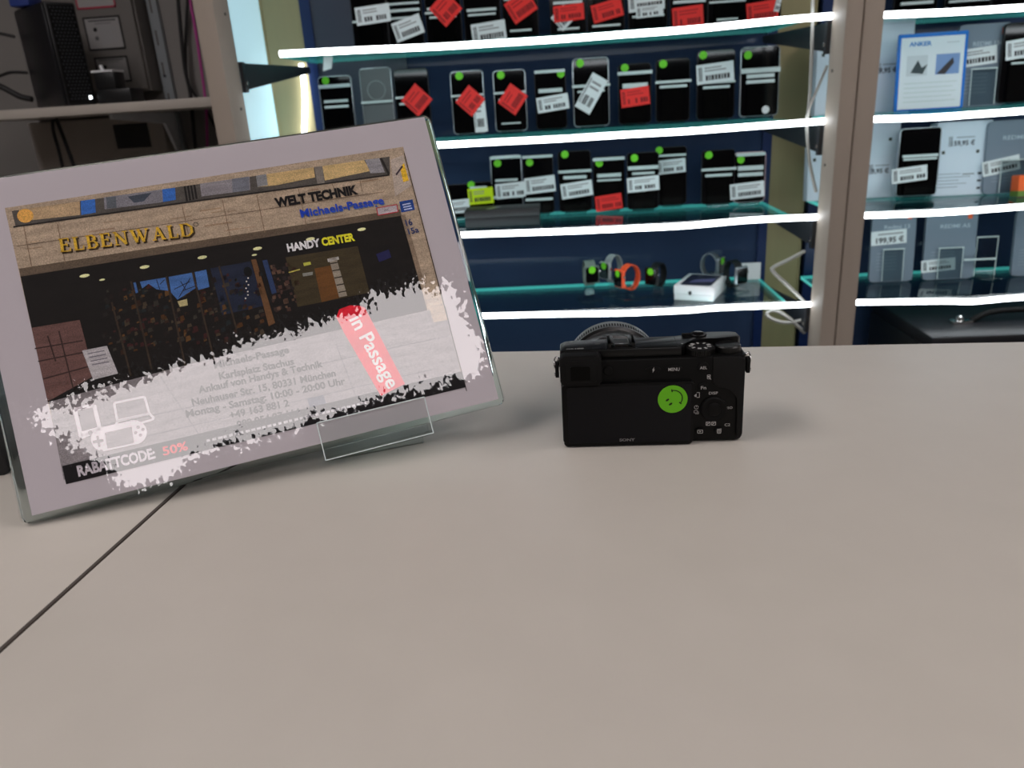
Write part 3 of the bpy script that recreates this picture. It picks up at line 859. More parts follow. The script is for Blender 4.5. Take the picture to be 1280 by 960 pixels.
# green smiley sticker, turned on its side
sc_, sr = (12.6, 33.4), 9.6
stk = slab('sticker', M_greenc, dc, disc_pts(sc_[0], sc_[1], sr, 48), -4.15, -3.86)
a = Art(step=.02); SMC = (22, 40, 8)
arc = [(sc_[0] + .6 + 5.6 * math.cos(math.radians(t)), sc_[1] + .6 + 5.6 * math.sin(math.radians(t))) for t in range(-38, 112, 10)]
a.path(arc, .75, SMC, 1)
for k, t in ((0, -38), (-1, 102)):
    p = arc[k]; d = Vector((math.cos(math.radians(t)), math.sin(math.radians(t))))
    a.line((p[0] - d.x * 1.1, p[1] - d.y * 1.1), (p[0] + d.x * .9, p[1] + d.y * .9), .8, SMC, 1)
for ex, ez in ((-3.4, -.4), (-1.3, -3.3)):
    a.poly([(sc_[0] + ex + 1.35 * math.cos(t * .5) * .82 - .7 * math.sin(t * .5) * .57, sc_[1] + ez + 1.35 * math.cos(t * .5) * .57 + .7 * math.sin(t * .5) * .82) for t in range(12)], SMC, 1)
a.build('smiley_face', M_ink, stk, lambda v: (v[0], -4.17 - v[2], v[1]))
# buttons
def button(nm, cx, cz, rx, rz, y=-.9):
    return slab(nm, M_rubber, dc, disc_pts(cx, cz, rx, 24, rz), y, .4, .25)
button('flash_button', 0.2, 53.0, 5.0, 2.4); button('menu_button', 13.6, 53.0, 5.4, 2.4)
button('ael_button', 32.4, 53.4, 3.7, 3.7); button('function_button', 32.8, 39.6, 3.5, 3.5)
button('playback_button', 31.4, 8.2, 3.2, 2.6); button('delete_button', 43.8, 8.2, 3.2, 2.6)
lathe('control_wheel', M_rubber, dc, [(8.6, .5), (8.6, -1.3), (7.6, -2.0), (5.4, -1.5)], 'y', (39.8, 0, 24.3), 40)
lathe('centre_button', M_black, dc, [(4.6, 0), (4.6, -1.9), (4.0, -2.3)], 'y', (39.8, 0, 24.3), 32)
b = prism_bm([(38.5, 60), (38.5, 43), (42, 39.5), (50, 38), (55, 32), (55, 4), (57, 3), (59, 6), (59, 58), (56, 60)], lambda p, s: Vector((p[0], (-.9, .3)[s], p[1])), bev=.5)
link('thumb_rest', bm_mesh(b, 'thumb_rest', 40), M_grip, dc)
a = Art(step=.02); WT = (178, 176, 174)
def lab(t, cx, cz, w, h, c=WT): a.text(t, (cx - w / 2, cz - h / 2), (cx + w / 2, cz - h / 2), h, c, 1, .01)
lab('MENU', 13.6, 53, 7.2, 2.1); lab('AEL', 32.4, 53.4, 4.6, 1.9); lab('Fn', 32.8, 39.6, 3.4, 2.2)
a.poly([(.9, 55), (-.5, 52.8), (.2, 52.8), (-.2, 51), (1.2, 53.3), (.5, 53.3)], WT, 1)
a.build('button_lettering', M_ink, dc, lambda v: (v[0], -.93 - v[2], v[1]))
a = Art(step=.02)
lab('DISP', 39.4, 35.3, 5.8, 1.8); lab('ISO', 50.2, 24.6, 3.7, 1.6); lab('C2', 49.2, 12.4, 3.6, 1.9)
a.path([(35.2, 45.4), (37, 45.4), (37, 48), (35.2, 48)], .35, WT, 1, True); a.disc(36, 46.8, .6, WT, 1); a.line((36.6, 46), (37.6, 44.8), .4, WT, 1)
a.path([(28.6, 32.6), (30.4, 32.6), (30.4, 36), (28.6, 36)], .4, WT, 1); a.poly([(27, 34), (28.6, 35.4), (28.6, 33), (27.6, 33)], WT, 1)
a.path([(28.6 + 1.3 * math.cos(k * .6), 25.6 + 1.3 * math.sin(k * .6)) for k in range(11)], .35, WT, 1); a.line((28.6, 25.6), (28.6, 26.6), .35, WT, 1)
a.path([(27.2, 21.6), (29.4, 21.6), (29.4, 23.2), (27.2, 23.2)], .35, WT, 1, True); a.path([(28, 20.9), (30.1, 20.9), (30.1, 22.4)], .35, WT, 1)
for x in (36.6, 40.2):
    a.path([(x - 1.3, 12.4), (x + 1.3, 12.4), (x + 1.3, 14.8), (x - 1.3, 14.8)], .4, WT, 1, True); a.line((x - 1, 12.8), (x + 1, 14.4), .4, WT, 1); a.line((x - .9, 14), (x + .1, 14), .4, WT, 1)
a.build('back_lettering', M_ink, dc, lambda v: (v[0], -.06 - v[2], v[1]))
a = Art(step=.02)
a.path([(29.8, 7.2), (33, 7.2), (33, 9.4), (29.8, 9.4)], .4, WT, 1, True); a.poly([(30.9, 7.7), (32.2, 8.3), (30.9, 8.9)], WT, 1)
a.path([(42.8, 6.8), (44.8, 6.8), (45.1, 9), (42.5, 9)], .4, WT, 1, True); a.line((42.3, 9.6), (45.3, 9.9), .4, WT, 1); a.line((43.4, 7.2), (43.3, 8.8), .3, WT, 1); a.line((44.2, 7.2), (44.3, 8.8), .3, WT, 1)
a.build('key_symbols', M_ink, dc, lambda v: (v[0], -.93 - v[2], v[1]))
# top of the camera
dial = lathe('mode_dial', M_rubber, dc, [(9.6, 60.4), (9.6, 60.8), (9.2, 61), (9.2, 64.6), (8.5, 65.4)], 'z', (31.5, 8.6, 0), 48)
a = Art(step=.02)
for k in range(9):
    t = 2 * PI * k / 9 + .3
    d = Vector((math.cos(t), math.sin(t))); c = Vector((31.5, 8.6))
    a.line(c + d * 4.6, c + d * 7.3, 1.5 if k % 3 else 2.4, (170, 170, 168), 1)
a.build('dial_symbols', M_ink, dial, lambda v: (v[0], v[1], 65.42 + v[2]))
kb = bmesh.new()
for k in range(60):
    t = 2 * PI * k / 60
    box_bm(-.22, .22, -9.55, -9.1, 61.2, 64.4, bm=kb); kb.verts.ensure_lookup_table()
    for v in kb.verts[-8:]:
        x, y = v.co.x, v.co.y
        v.co.x = 31.5 + x * math.cos(t) - y * math.sin(t); v.co.y = 8.6 + x * math.sin(t) + y * math.cos(t)
link('dial_knurl', bm_mesh(kb, 'dial_knurl'), M_blacktop, dial)
lathe('control_dial', M_blacktop, dc, [(8.3, 60.4), (8.3, 64.4), (7.6, 65.2)], 'z', (49.8, 11.4, 0), 40)
sh = lathe('power_ring', M_blacktop, dc, [(5.6, 66.8), (5.6, 68.0), (5.2, 68.4)], 'z', (33, 27, 0), 36)
lathe('shutter_button', M_lensring, sh, [(3.6, 68.3), (3.6, 69.0), (3.0, 69.3)], 'z', (33, 27, 0), 28)
box('power_lever', M_rubber, sh, 22, 30, 25.6, 28.4, 67, 68.6, .4)
a = Art(step=.02)
a.text('ON', (27, 19.4), (30, 19.4), 1.2, (160, 160, 158), 1); a.text('OFF', (34, 19.4), (38, 19.4), 1.2, (160, 160, 158), 1)
a.text('\u03b16100', (-55.6, 5.2), (-44.4, 5.2), 2.6, (150, 150, 150), 1, .01)
a.rect(-36.6, 15, -33, 15.7, (130, 130, 130), 1); a.rect(-39, 6.4, -33.2, 6.9, (70, 70, 70), 1)
a.disc(20, 9.5, .7, (180, 180, 178), 1)
a.build('top_lettering', M_ink, topc, lambda v: (v[0], v[1], 67.02 + v[2]))
for x0, x1 in ((-29.8, -29.3), (-10.2, -9.7), (16.5, 16.9)):
    box('panel_groove', M_voidblack, topc, x0, x1, 3.2, 25.8, 66.6, 67.03)
shoe = box('hot_shoe', M_blacktop, dc, -28.5, -10.8, 4.2, 24, 66.8, 67.5, .2)
for x0, x1, i0, i1 in ((-28.5, -26.4, -28.5, -24.6), (-12.9, -10.8, -14.7, -10.8)):
    box('shoe_rail', M_blacktop, shoe, x0, x1, 5, 23, 67.4, 70.2, .15); box('shoe_lip', M_blacktop, shoe, i0, i1, 5, 23, 69.4, 70.2, .15)
box('shoe_spring', M_lensring, shoe, -24, -15.2, 5.2, 8.6, 67.5, 69.2, .3)
box('shoe_floor', M_voidblack, shoe, -24.4, -14.9, 8.8, 23, 67.5, 67.62)
a = Art(step=.02); a.poly([(-20.6, 7.6), (-18.6, 7.6), (-18.2, 6.6), (-20.9, 6.6)], (160, 160, 160), 1); a.line((-22.6, 5.9), (-16.6, 5.9), .4, (90, 90, 90), 1)
a.build('shoe_mark', M_ink, shoe, lambda v: (v[0], v[1], 69.25 + v[2]))
# strap lugs with split rings and leather tabs
for s in (-1, 1):
    zz = 58 if s < 0 else 57
    lug = lathe('strap_lug', M_chrome, dc, [(2.0, 59), (2.0, 61.5), (1.6, 62.2)], 'x', (0, 11, zz), 20) if s > 0 else lathe('strap_lug', M_chrome, dc, [(1.6, -62.2), (2.0, -61.5), (2.0, -59)], 'x', (0, 11, zz), 20)
    loop = [(s * (62.5 + 1.8 * math.cos(t)), 9.5 + 1.2 * math.sin(2 * t), zz - 1.6 + 4.2 * math.sin(t)) for t in [2 * PI * k / 20 for k in range(20)]]
    tube('split_ring', M_chrome, lug, loop, .5, 8, True)
    tb = prism_bm([(-2.6, -9.8), (2.6, -9.8), (3.0, -8.6), (3.0, -2.2), (1.4, .6), (-1.4, .6), (-3.0, -2.2), (-3.0, -8.6)], lambda p, k: Vector((s * (62.4 + (k - .5) * 2.4), 8.5 + p[0], zz - .8 + p[1])), bev=.3)
    link('leather_tab', bm_mesh(tb, 'leather_tab', 40), M_rubber, lug)
    tube('ring_bar', M_chrome, lug, [(s * 63.8, 6.4, zz - 9.4), (s * 63.8, 6.4, zz - 7.6)], .55, 8)

# ================================================================== PHONES ON THE SHELVES
LEAN = math.radians(4)
TL = math.tan(LEAN)
YPH = 1.905                                    # where the phones' feet stand
FR = {'k': M_pframe, 's': M_psilver, 'r': M_ppink}
TAGC = {'w': (226, 232, 234), 'r': (238, 52, 48), 'y': (204, 230, 20)}
def shelf_z(right, k): return (RSZ if right else SZ)[k] + 0.0065
class Stall:
    """local frame of one leaning item: origin at its foot on the shelf"""
    def __init__(s, xc, right, row, ytop, w_px, Y=YPH, lean=LEAN):
        z = shelf_z(right, row)
        p = PY(xc, 300, Y); lo, hi = 0, 960      # find the pixel row of the foot
        a = PY(xc, lo, Y); 
        for _ in range(40):
            mid = (lo + hi) / 2
            if PY(xc, mid, Y).z > z: lo = mid
            else: hi = mid
        s.foot = PY(xc, lo, Y); s.foot.z = z
        s.o = s.foot.copy(); s.n = Vector((0, -math.cos(lean), math.sin(lean)))
        s.v = Vector((0, math.sin(lean), math.cos(lean)))
        top = PP(xc, ytop, s.o, s.n)
        s.h = (top - s.o).dot(s.v)
        s.w = w_px * (s.foot.y) / FPX * 1.0
        s.x0 = ((s.o.x + (PP(xc, ytop, s.o, s.n)).x) / 2) - s.o.x     # centre drift along the height is tiny
        s.M = Matrix((Vector((1, 0, 0)), -s.n, s.v)).transposed().to_4x4(); s.M.translation = s.o
    def loc(s, px, py, off=0.0):
        q = PP(px, py, s.o + s.n * off, s.n) - s.o
        return q.x - 0.0, q.dot(s.v)
def sticker(parent, x, z, r, y):
    st = slab('sticker', M_green, parent, disc_pts(x, z, r, 20), y - 0.0004, y)
    return st
def price_tag(parent, cx, cz, w, h, angd, colr, y, seed=0, bars=True, txt=None):
    a = Art(step=0.0002); rn = random.Random(seed)
    a.rect(-w / 2, -h / 2, w / 2, h / 2, TAGC[colr], 0)
    D = (54, 50, 54) if colr != 'r' else (130, 20, 24)
    if txt:
        a.text(txt, (-w * .36, -h * .36), (w * .42, -h * .36), h * .36, D, 1, .03)
        a.rect(-w * .3, h * .2, w * .4, h * .3, (150, 150, 154), 1)
    elif bars:
        x = -w * .44
        while x < -w * .36: a.rect(x, -h * .34, x + w * .02, h * .36, D, 1); x += w * .035
        for zz in (.26, .12):
            a.rect(-w * .28, h * zz, -w * .28 + w * rn.uniform(.4, .68), h * (zz + .06), (140, 138, 140) if colr != 'r' else (186, 32, 34), 1)
        x = -w * .26
        while x < w * .38:
            ww = rn.uniform(.04, .075) * w
            if rn.random() > .12: a.rect(x, -h * .34, x + ww, -h * .08, D, 1)
            x += ww + w * .022
    c, sn = math.cos(math.radians(angd)), math.sin(math.radians(angd))
    return a.build('price_tag', M_print_bg, parent, lambda v: (cx + v[0] * c - v[1] * sn, y - v[2], cz + v[0] * sn + v[1] * c))

def phone(row, xc, w_px, ytop, frame='k', st=None, tags=(), bars=(), label='', group='used phones on display', right=False, Y=YPH, face='screen', pocket=True, silver_top=False, lean=LEAN, hfix=None):
    S = Stall(xc, right, row, ytop, w_px, Y, lean)
    w, h = S.w, hfix or S.h
    ph = empty('phone', S.M, label, 'phone', group)
    z0 = 0.006
    slab('body', FR[frame], ph, rr_pts(-w / 2, w / 2, z0, h, 0.0085), 0.0, 0.0085, 0.0012)
    if face == 'screen':
        scr = slab('screen', M_pblack, ph, rr_pts(-w / 2 + .0016, w / 2 - .0016, z0 + .0016, h - .0016, 0.0075), -0.0004, 0.0004)
        slab('front_camera', M_lcd, scr, disc_pts(0, h - .009, .0016, 10), -0.0006, -0.0003)
    else:
        slab('back_glass', M_pgrey, ph, rr_pts(-w / 2 + .0016, w / 2 - .0016, z0 + .0016, h - .0016, 0.0075), -0.0004, 0.0004)
        ring = [(0.021 * math.cos(2 * PI * k / 32), -0.001, h * .70 + 0.021 * math.sin(2 * PI * k / 32)) for k in range(32)]
        tube('magnet_ring', M_strapw, ph, ring, 0.0011, 6, True)
    if st:
        x, z = S.loc(*st)
        sticker(ph, max(-w / 2 + .004, min(w / 2 - .004, x)), z, 0.0088, -0.0004)
    # clear stand
    sd = empty('phone_stand', S.M, 'clear stand of the ' + label, 'phone stand', 'clear phone stands')
    hw = w * .33
    slab('back_plate', M_sheet, sd, rr_pts(-hw, hw, 0.002, h * .72, .003), 0.0092, 0.0108)
    pts = [(-0.003, 0.0), (0.012, 0.0), (0.012, 0.0052), (-0.003, 0.0052)]
    link('ledge', bm_mesh(prism_bm(pts, lambda p, k: Vector(((-hw, hw)[k], p[0], p[1]))), 'ledge'), M_sheet, sd)
    bz = []
    for (py, wf, thick) in bars:
        zz = S.loc(xc, py, 0.006)[1]
        if zz > h: zz = h - .002
        bz.append(zz)
        box('polished_edge', M_edge, sd, -w * wf / 2, w * wf / 2, -0.0085, -0.0045, zz - thick / 2, zz + thick / 2)
    if pocket:
        top = max([b for b in bz if b < h * .8] or [h * .5])
        slab('front_pocket', M_pocket, sd, [(-hw, .004), (hw, .004), (hw, top), (-hw, top)], -0.0078, -0.0066)
        for s in (-1, 1): box('pocket_side', M_sheet, sd, s * hw - .0006, s * hw + .0006, -0.0066, 0.009, .004, top)
    else:
        for s in (-1, 1): box('pocket_side', M_sheet, sd, s * hw - .0006, s * hw + .0006, -0.004, 0.009, .003, .02)
    for k, t in enumerate(tags):
        cx, cy, tw, th, ad, cc = t[:6]
        x, z = S.loc(cx, cy, 0.010)
        k_ = (S.foot.y) / FPX
        price_tag(sd, x, z, tw * k_, th * k_, ad, cc, -0.0095 - .0012 * k, seed=int(cx * 7 + cy))
    return ph
M_pocket = clear_mat('scuffed_pocket', (228, 233, 234), 1.45, 0.05, boost=0.8)

W_ = 'w'
T1, T2 = .0042, .0055
PHONES = [
 # top shelf (partly above the frame)
 (1, 466, 41, -48, 'k', None, [(466, 18, 40, 19, 4, 'w')], [(26, .95, T1)], 'black phone with white price tag, leftmost on the topmost shelf'),
 (1, 510, 40, -50, 'k', None, [(510, 35, 34, 21, 16, 'w')], [(4, .9, T1), (12.5, .9, T2), (22, .8, T1)], 'black phone with white tag tilted up, second on the topmost shelf'),
 (1, 557, 41, -52, 'k', None, [(557, 11, 27, 27, 42, 'r')], [(10, .85, T2), (15, 1.0, T1), (21, .75, T1)], 'black phone with red diamond tag on the topmost shelf'),
 (1, 605, 42, -54, 'k', None, [(611, 40, 39, 21, 5, 'w')], [(12, .8, T2), (18, .75, T1)], 'black phone with low white tag touching the topmost strip'),
 (1, 652, 41, -56, 'k', None, [(651, 8, 30, 25, 30, 'r')], [(-2, .85, T2), (38, .6, T1)], 'black phone with folded red tag on the topmost shelf'),
 (1, 711, 41, -60, 'k', None, [(704, 22, 20, 20, 42, 'w'), (711, 16, 34, 17, 3, 'r')], [(3, .8, T2), (36, .6, T1)], 'black phone with red tag over white tag, topmost shelf'),
 (1, 758, 42, -62, 'k', None, [(759, 13, 34, 19, 12, 'r')], [(-4, .85, T2), (32, .75, T1)], 'black phone with red tag rising to the right, topmost shelf'),
 (1, 810, 44, -64, 'k', None, [(808, 1, 40, 20, 3, 'w'), (812, 14, 30, 12, 3, 'w')], [(20, .8, T1)], 'dark phone with two pale tags in the middle of topmost shelf'),
 (1, 861, 42, -66, 'k', None, [(860, 21, 34, 22, 4, 'r')], [(2, .85, T2)], 'black phone with square red tag low on the topmost shelf'),
 (1, 908, 42, -68, 'k', None, [], [(2, .95, T1), (24, .55, T1)], 'dark phone without a tag on the topmost shelf'),
 (1, 953, 40, -70, 'k', None, [(953, 14, 34, 20, 5, 'r'), (972, 6, 6, 14, -12, 'w')], [(-5, .85, T2)], 'black phone with red tag, rightmost on the topmost shelf'),
 # second shelf
 (2, 427, 40, 94, 's', (407, 101), [], [(107, .95, .0075), (126, .72, .006), (133, .72, .0055)], 'silver edged phone with green sticker, leftmost on second shelf'),
 (2, 520, 41, 85, 'k', None, [(521, 125, 26, 27, 45, 'r')], [(121, .95, T1), (129, .75, T1)], 'black phone with red diamond tag beside the clear ringed case'),
 (2, 588, 39, 88, 's', (574, 95), [(600, 145, 15, 36, 3, 'w'), (588, 126, 25, 25, 47, 'r')], [(119, 1.0, T1), (124, .7, T1)], 'silver edged phone with red diamond and upright white tag'),
 (2, 640, 38, 87, 's', (626, 94), [(641, 124, 26, 25, 52, 'r')], [(115.5, 1.0, T1), (124, .7, T1), (154, .6, .003)], 'silver edged phone with red diamond tag only, second shelf'),
 (2, 690, 37, 87, 'k', (701, 92), [(691, 129, 37, 17, 6, 'w')], [(89, .95, .006), (113, .75, .008)], 'phone with green sticker at its right corner, second shelf'),
 (2, 740, 42, 72, 's', (725, 79), [(739, 117, 20, 42, -32, 'w')], [(107, 1.05, T2), (114, .75, T1)], 'tall silver edged phone with diagonal white tag, second shelf'),
 (2, 794, 38, 79, 'k', (781, 85), [(794, 121, 33, 20, 5, 'r')], [(91, 1.05, .007), (107, .75, .010)], 'black phone with square red tag, second shelf'),
 (2, 841, 39, 73, 'k', (829, 80), [], [(102, 1.05, T2), (108, .8, T2)], 'plain black phone with no tag, middle right of second shelf'),
 (2, 894, 43, 62, 'k', (879, 69), [(894, 91, 42, 21, 4, 'w')], [(103, 1.0, T1), (109, .7, T2)], 'black phone with wide white tag, second shelf, two from right'),
 (2, 948, 44, 58, 's', (935, 69), [], [(88, 1.0, .010), (95, .7, .008), (102, .72, .007)], 'silver edged phone with white dot, rightmost on second shelf'),
 # third shelf
 (3, 575, 34, 230, 'k', None, [(574, 258, 26, 16, 3, 'w')], [], 'short black phone with white tag beside the sign edge'),
 (3, 601, 34, 227, 'k', (589, 231), [(601, 245, 31, 19, 2, 'y')], [(234, .6, .005)], 'short black phone with bright yellow tag on third shelf'),
 (3, 636, 38, 194, 's', (622, 204), [(638, 238, 36, 18, 3, 'w')], [(196.5, .98, .006), (225, .72, .006), (246, .98, .006)], 'phone behind the black box with white tag, third shelf'),
 (3, 675, 37, 193, 'k', (662, 203), [(675, 231, 37, 19, 4, 'w')], [(195.5, .98, .006), (249, .9, .006)], 'black phone with white tag across its middle, third shelf'),
 (3, 720, 40, 188, 'k', (706, 193), [(721, 237, 38, 18, 6, 'w')], [(214, 1.0, .006), (221.5, .7, .007)], 'black phone with white tag below two clear edges, third shelf'),
 (3, 762, 38, 195, 'k', (749, 204), [(761, 253, 32, 18, 6, 'r')], [(198.5, 1.0, .007), (219, .75, .008), (225, .75, T1)], 'phone with low red tag at its foot, third shelf'),
 (3, 804, 38, 190, 'k', (793, 197.5), [(804, 230, 38, 17, 3, 'w')], [(209.5, .95, .008), (216.5, .7, .005)], 'black phone with white tag, third shelf, beside the overlapping one'),
 (3, 840, 35, 183, 'k', (824, 188), [(839, 208, 34, 16, 3, 'w')], [(194, .9, .005)], 'black phone with white tag and slanted edge, third shelf'),
 (3, 897, 39, 187, 'k', (886, 194), [], [(211.5, 1.05, .006), (219, .8, .006)], 'plain black phone with no tag on the third shelf'),
 (3, 936, 37, 190, 'r', (926, 199.5), [(934, 238, 40, 18, 4, 'w')], [(193, .9, .007), (210, .8, .010), (218, .78, .008)], 'rose framed phone with white tag, rightmost on third shelf'),
]
for row, xc, wpx, yt, fr, st, tags, bars, lab_ in PHONES:
    off = 0.0
    Y = YPH
    if row == 3 and xc in (840,): Y = YPH + 0.03
    if row == 3 and xc in (804,): Y = YPH - 0.02
    if row == 1 and xc in (466, 557, 652, 861): Y = YPH - 0.004
    phone(row, xc, wpx, yt, fr, st, tags, bars, lab_, Y=Y)
phone(2, 477, 38, 84, 's', None, [], [(127, 1.0, .005)], 'grey phone back with pale ring, seen in a clear case', face='back', pocket=False)

# paper tag hanging under the topmost shelf at left
ht = PY(408, 80, 1.80)
e = empty('hanging_tag', Matrix.Translation((ht.x, 1.80, SZ[1] - .0025)), 'small white tag hanging under the topmost shelf at left', 'paper tag')
zt_ = ht.z - SZ[1] + .0025
b = prism_bm([(-.010, zt_ - .014), (.010, zt_ - .010), (.016, zt_ + .014), (-.004, zt_ + .014)], lambda p, s_: Vector((p[0], .0008 * s_, p[1])))
link('slip', bm_mesh(b, 'slip'), M_white, e)
tube('thread', M_cable, e, [(.004, 0, zt_ + .013), (.004, 0, 0)], .0006, 6)
# white dot on the rightmost phone of the second shelf, small white clip under the topmost shelf
S = Stall(948, False, 2, 58, 44)
x, z = S.loc(957, 137, .010)
ph_r = [o for o in COL.objects if o.name.startswith('phone_stand') and 'rightmost on second' in o.get('label', '')][0]
slab('white_dot', M_white, ph_r, disc_pts(x, z, .0085, 20), -.0098, -.0092)

# ------------------------------------------------------------------ flat black box on the third shelf
z3 = shelf_z(False, 3)
a0, a1 = PZ(577, 290, z3), PZ(676, 286, z3)
bx = empty('storage_box', Matrix.Translation(((a0.x + a1.x) / 2, 1.76, z3)), 'flat black box lying in front of phones on third shelf', 'box')
hw = (a1.x - a0.x) / 2 * .97
box('lid', mat('matt_black_card', (30, 31, 33), .5), bx, -hw, hw, 0, .085, .022, .038, .001)
box('tray', M_pframe, bx, -hw + .001, hw - .001, .001, .084, 0, .022)
bb = prism_bm([(-hw * .45, .02), (-hw * .3, .02), (-hw * .05, .055), (-hw * .2, .055)], lambda p, k: Vector((p[0], p[1], .038 + .0006 * k)))
link('silver_mark', bm_mesh(bb, 'silver_mark'), M_psilver, bx)

# ------------------------------------------------------------------ smart watches on the lowest shelf
z4 = shelf_z(False, 4)
def watch(px, pyc, rpx, strap, face_az, label, wr=.62, sticker_on='top', case=None, stand=True, tilt=0.0, Y=1.80, band=.022):
    c = PY(px, pyc, Y); k = c.y / FPX
    R = rpx * k
    e = empty('smart_watch', Matrix.Translation((c.x, c.y, z4)) @ Matrix.Rotation(face_az, 4, 'Z'), label, 'watch', 'smart watches on the lowest shelf')
    zc = c.z - z4
    # strap loop in the local y-z plane, band along x
    b = bmesh.new(); n = 36; rings = []
    for i in range(n):
        t = 2 * PI * i / n
        bw = band * (1.0 - .22 * (0.5 - 0.5 * math.cos(t)))
        rr = []
        for (dr, sx) in ((0, -1), (0, 1), (.0022, 1), (.0022, -1)):
            rr.append(b.verts.new((sx * bw / 2, -(R * wr + dr) * math.cos(t), zc + (R + dr) * math.sin(t))))
        rings.append(rr)
    for i in range(n):
        A_, B_ = rings[i], rings[(i + 1) % n]
        for q_ in range(4): b.faces.new((A_[q_], A_[(q_ + 1) % 4], B_[(q_ + 1) % 4], B_[q_]))
    link('strap', bm_mesh(b, 'strap', 50), strap, e)
    # case sits at the front of the loop
    cb = box_bm(-.0185, .0185, -R * wr - .0105, -R * wr - .0012, zc - .021, zc + .021, .004, 3)
    cs = link('case', bm_mesh(cb, 'case', 40), case or M_strapk, e)
    slab('screen', M_pblack, cs, rr_pts(-.0155, .0155, zc - .018, zc + .018, .005), -R * wr - .0111, -R * wr - .0104)
    lathe('crown', M_chrome, cs, [(.003, .0184), (.003, .0205)], 'x', (0, -R * wr - .006, zc + .006), 12)
    if sticker_on:
        sz = zc + (.012 if sticker_on == 'top' else 0)
        slab('sticker', M_green, cs, disc_pts(0, sz, .0085, 18), -R * wr - .0116, -R * wr - .0111)
    # clear stand: post and foot
    sd = empty('watch_stand', Matrix.Translation((c.x, c.y, z4)) @ Matrix.Rotation(face_az, 4, 'Z'), 'clear stand under the ' + label, 'watch stand', 'clear watch stands')
    box('foot', M_sheet, sd, -.026, .026, -.03, .03, 0, .004, .001)
    cbm = prism_bm([(-.012, .004), (.012, .004), (.010, zc - R + .0), (-.010, zc - R + .0)], lambda p, s: Vector((p[0], (-.006, .006)[s], p[1])))
    link('pedestal', bm_mesh(cbm, 'pedestal'), M_sheet, sd)
    tb = tube_bm([(0.85 * band / 2 * (q_ * 2 - 1), 0, zc - R + .006) for q_ in (0, 1)], .005, 10)
    link('cradle', bm_mesh(tb, 'cradle', 50), M_sheet, sd)
    return e
M_teal = mat('dark_teal_case', (40, 66, 66), .35)
watch(736, 341, 15, M_strapg, .25, 'sage green smart watch with green sticker, leftmost on lowest shelf', case=M_strapg, band=.026)
watch(767, 336, 17, M_strapw, -.9, 'pale grey strap smart watch just behind the orange one', case=M_strapw, Y=1.84)
watch(787, 346, 15, M_orange, -1.05, 'bright orange smart watch on a clear stand', wr=.8, case=M_orange, Y=1.79)
watch(823, 343, 14, M_strapk, -.75, 'black smart watch with round green sticker behind white box', wr=.75)
watch(888, 331, 14, M_psilver, .9, 'silver band smart watch behind the white phone box', wr=.75, sticker_on='top', case=M_psilver, Y=1.91)
watch(916, 342, 16, M_strapk, .55, 'black smart watch with silver case, rightmost on lowest shelf', wr=.7, sticker_on=None, case=M_psilver, Y=1.82)

# white phone box lying on the lowest shelf
c = PZ(872, 372, z4)
e = empty('phone_box', Matrix.Translation((c.x, 1.775, z4)) @ Matrix.Rotation(math.radians(-24), 4, 'Z'), 'white phone box with a dark phone picture on its lid', 'box')
box('base', M_white, e, -.045, .045, -.035, .095, 0, .014, .001)
ld = box('lid', M_white, e, -.046, .046, -.036, .096, .0145, .034, .0012)
slab('lid_logo', M_strapk, ld, disc_pts(-.008, .018, .004, 14, .005), -.0366, -.0358)
b = prism_bm(rr_pts(-.036, .036, -.026, .086, .008), lambda p, s: Vector((p[0], p[1], .0338 + .0006 * s)))
pic_ = link('lid_picture', bm_mesh(b, 'lid_picture'), mat('lid_print_dark', (38, 40, 56), .3), ld)
b = prism_bm([(-.02, .0), (.03, .02), (.03, .05), (-.01, .03)], lambda p, s: Vector((p[0], p[1], .0344 + .0003 * s)))
link('picture_swirl', bm_mesh(b, 'picture_swirl'), mat('lid_print_violet', (96, 98, 140), .3), pic_)

# small white tags lying at the back of the lowest shelf
c = PZ(940, 352, z4)
price = empty('paper_tag', Matrix.Translation((PY(936, 328, 1.93).x, 1.93, z4)), 'white paper slip propped behind the rightmost watch', 'paper tag')
box('slip', M_white, price, -.03, .03, 0, .004, 0.0, .042); box('fold', M_white, price, -.03, .03, .004, .02, 0.0, .002)

# ================================================================== RIGHT BAY
def card(row, xc, ytop, w_px, matl, label, cat='box', Y=1.86, depth=.012, lean=math.radians(6), art=None, rad=.003, name='phone_box', stand=None, group=None, hfix=None, bgc=(214, 224, 236)):
    S = Stall(xc, True, row, ytop, w_px, Y, lean)
    e = empty(name, S.M, label, cat, group)
    w, h = S.w, hfix or S.h
    slab('body', matl, e, rr_pts(-w / 2, w / 2, 0.001, h, rad), 0, depth, .0006)
    if art:
        a_ = Art(step=.00025); a_.rect(-w * .485, h * .02, w * .485, h * .985, bgc, 0); art(a_, S, w, h)
        a_.build('print', M_print_bg, e, lambda v: (v[0], -.0004 - v[2], v[1]))
    return S, e
DK = (58, 60, 70)
def price_art(txt, px, py, wpx):
    def f(a_, S, w, h):
        x, z = S.loc(px, py); k = S.foot.y / FPX
        a_.text(txt, (x - wpx * k / 2, z - .006), (x + wpx * k / 2, z - .006), .010, DK, 1, .03)
        a_.rect(x - wpx * k * .3, z + .010, x + wpx * k * .5, z + .0125, (150, 160, 170), 1)
        x0 = x - wpx * k * .62
        for q_ in range(3): a_.rect(x0 + q_ * .003, z - .008, x0 + q_ * .003 + .0014, z + .014, DK, 1)
    return f
def pins(*P):
    def f(a_, S, w, h):
        for px, py in P:
            x, z = S.loc(px, py); a_.rect(x - .0035, z - .0035, x + .0035, z + .0035, (60, 66, 60), 1)
    return f
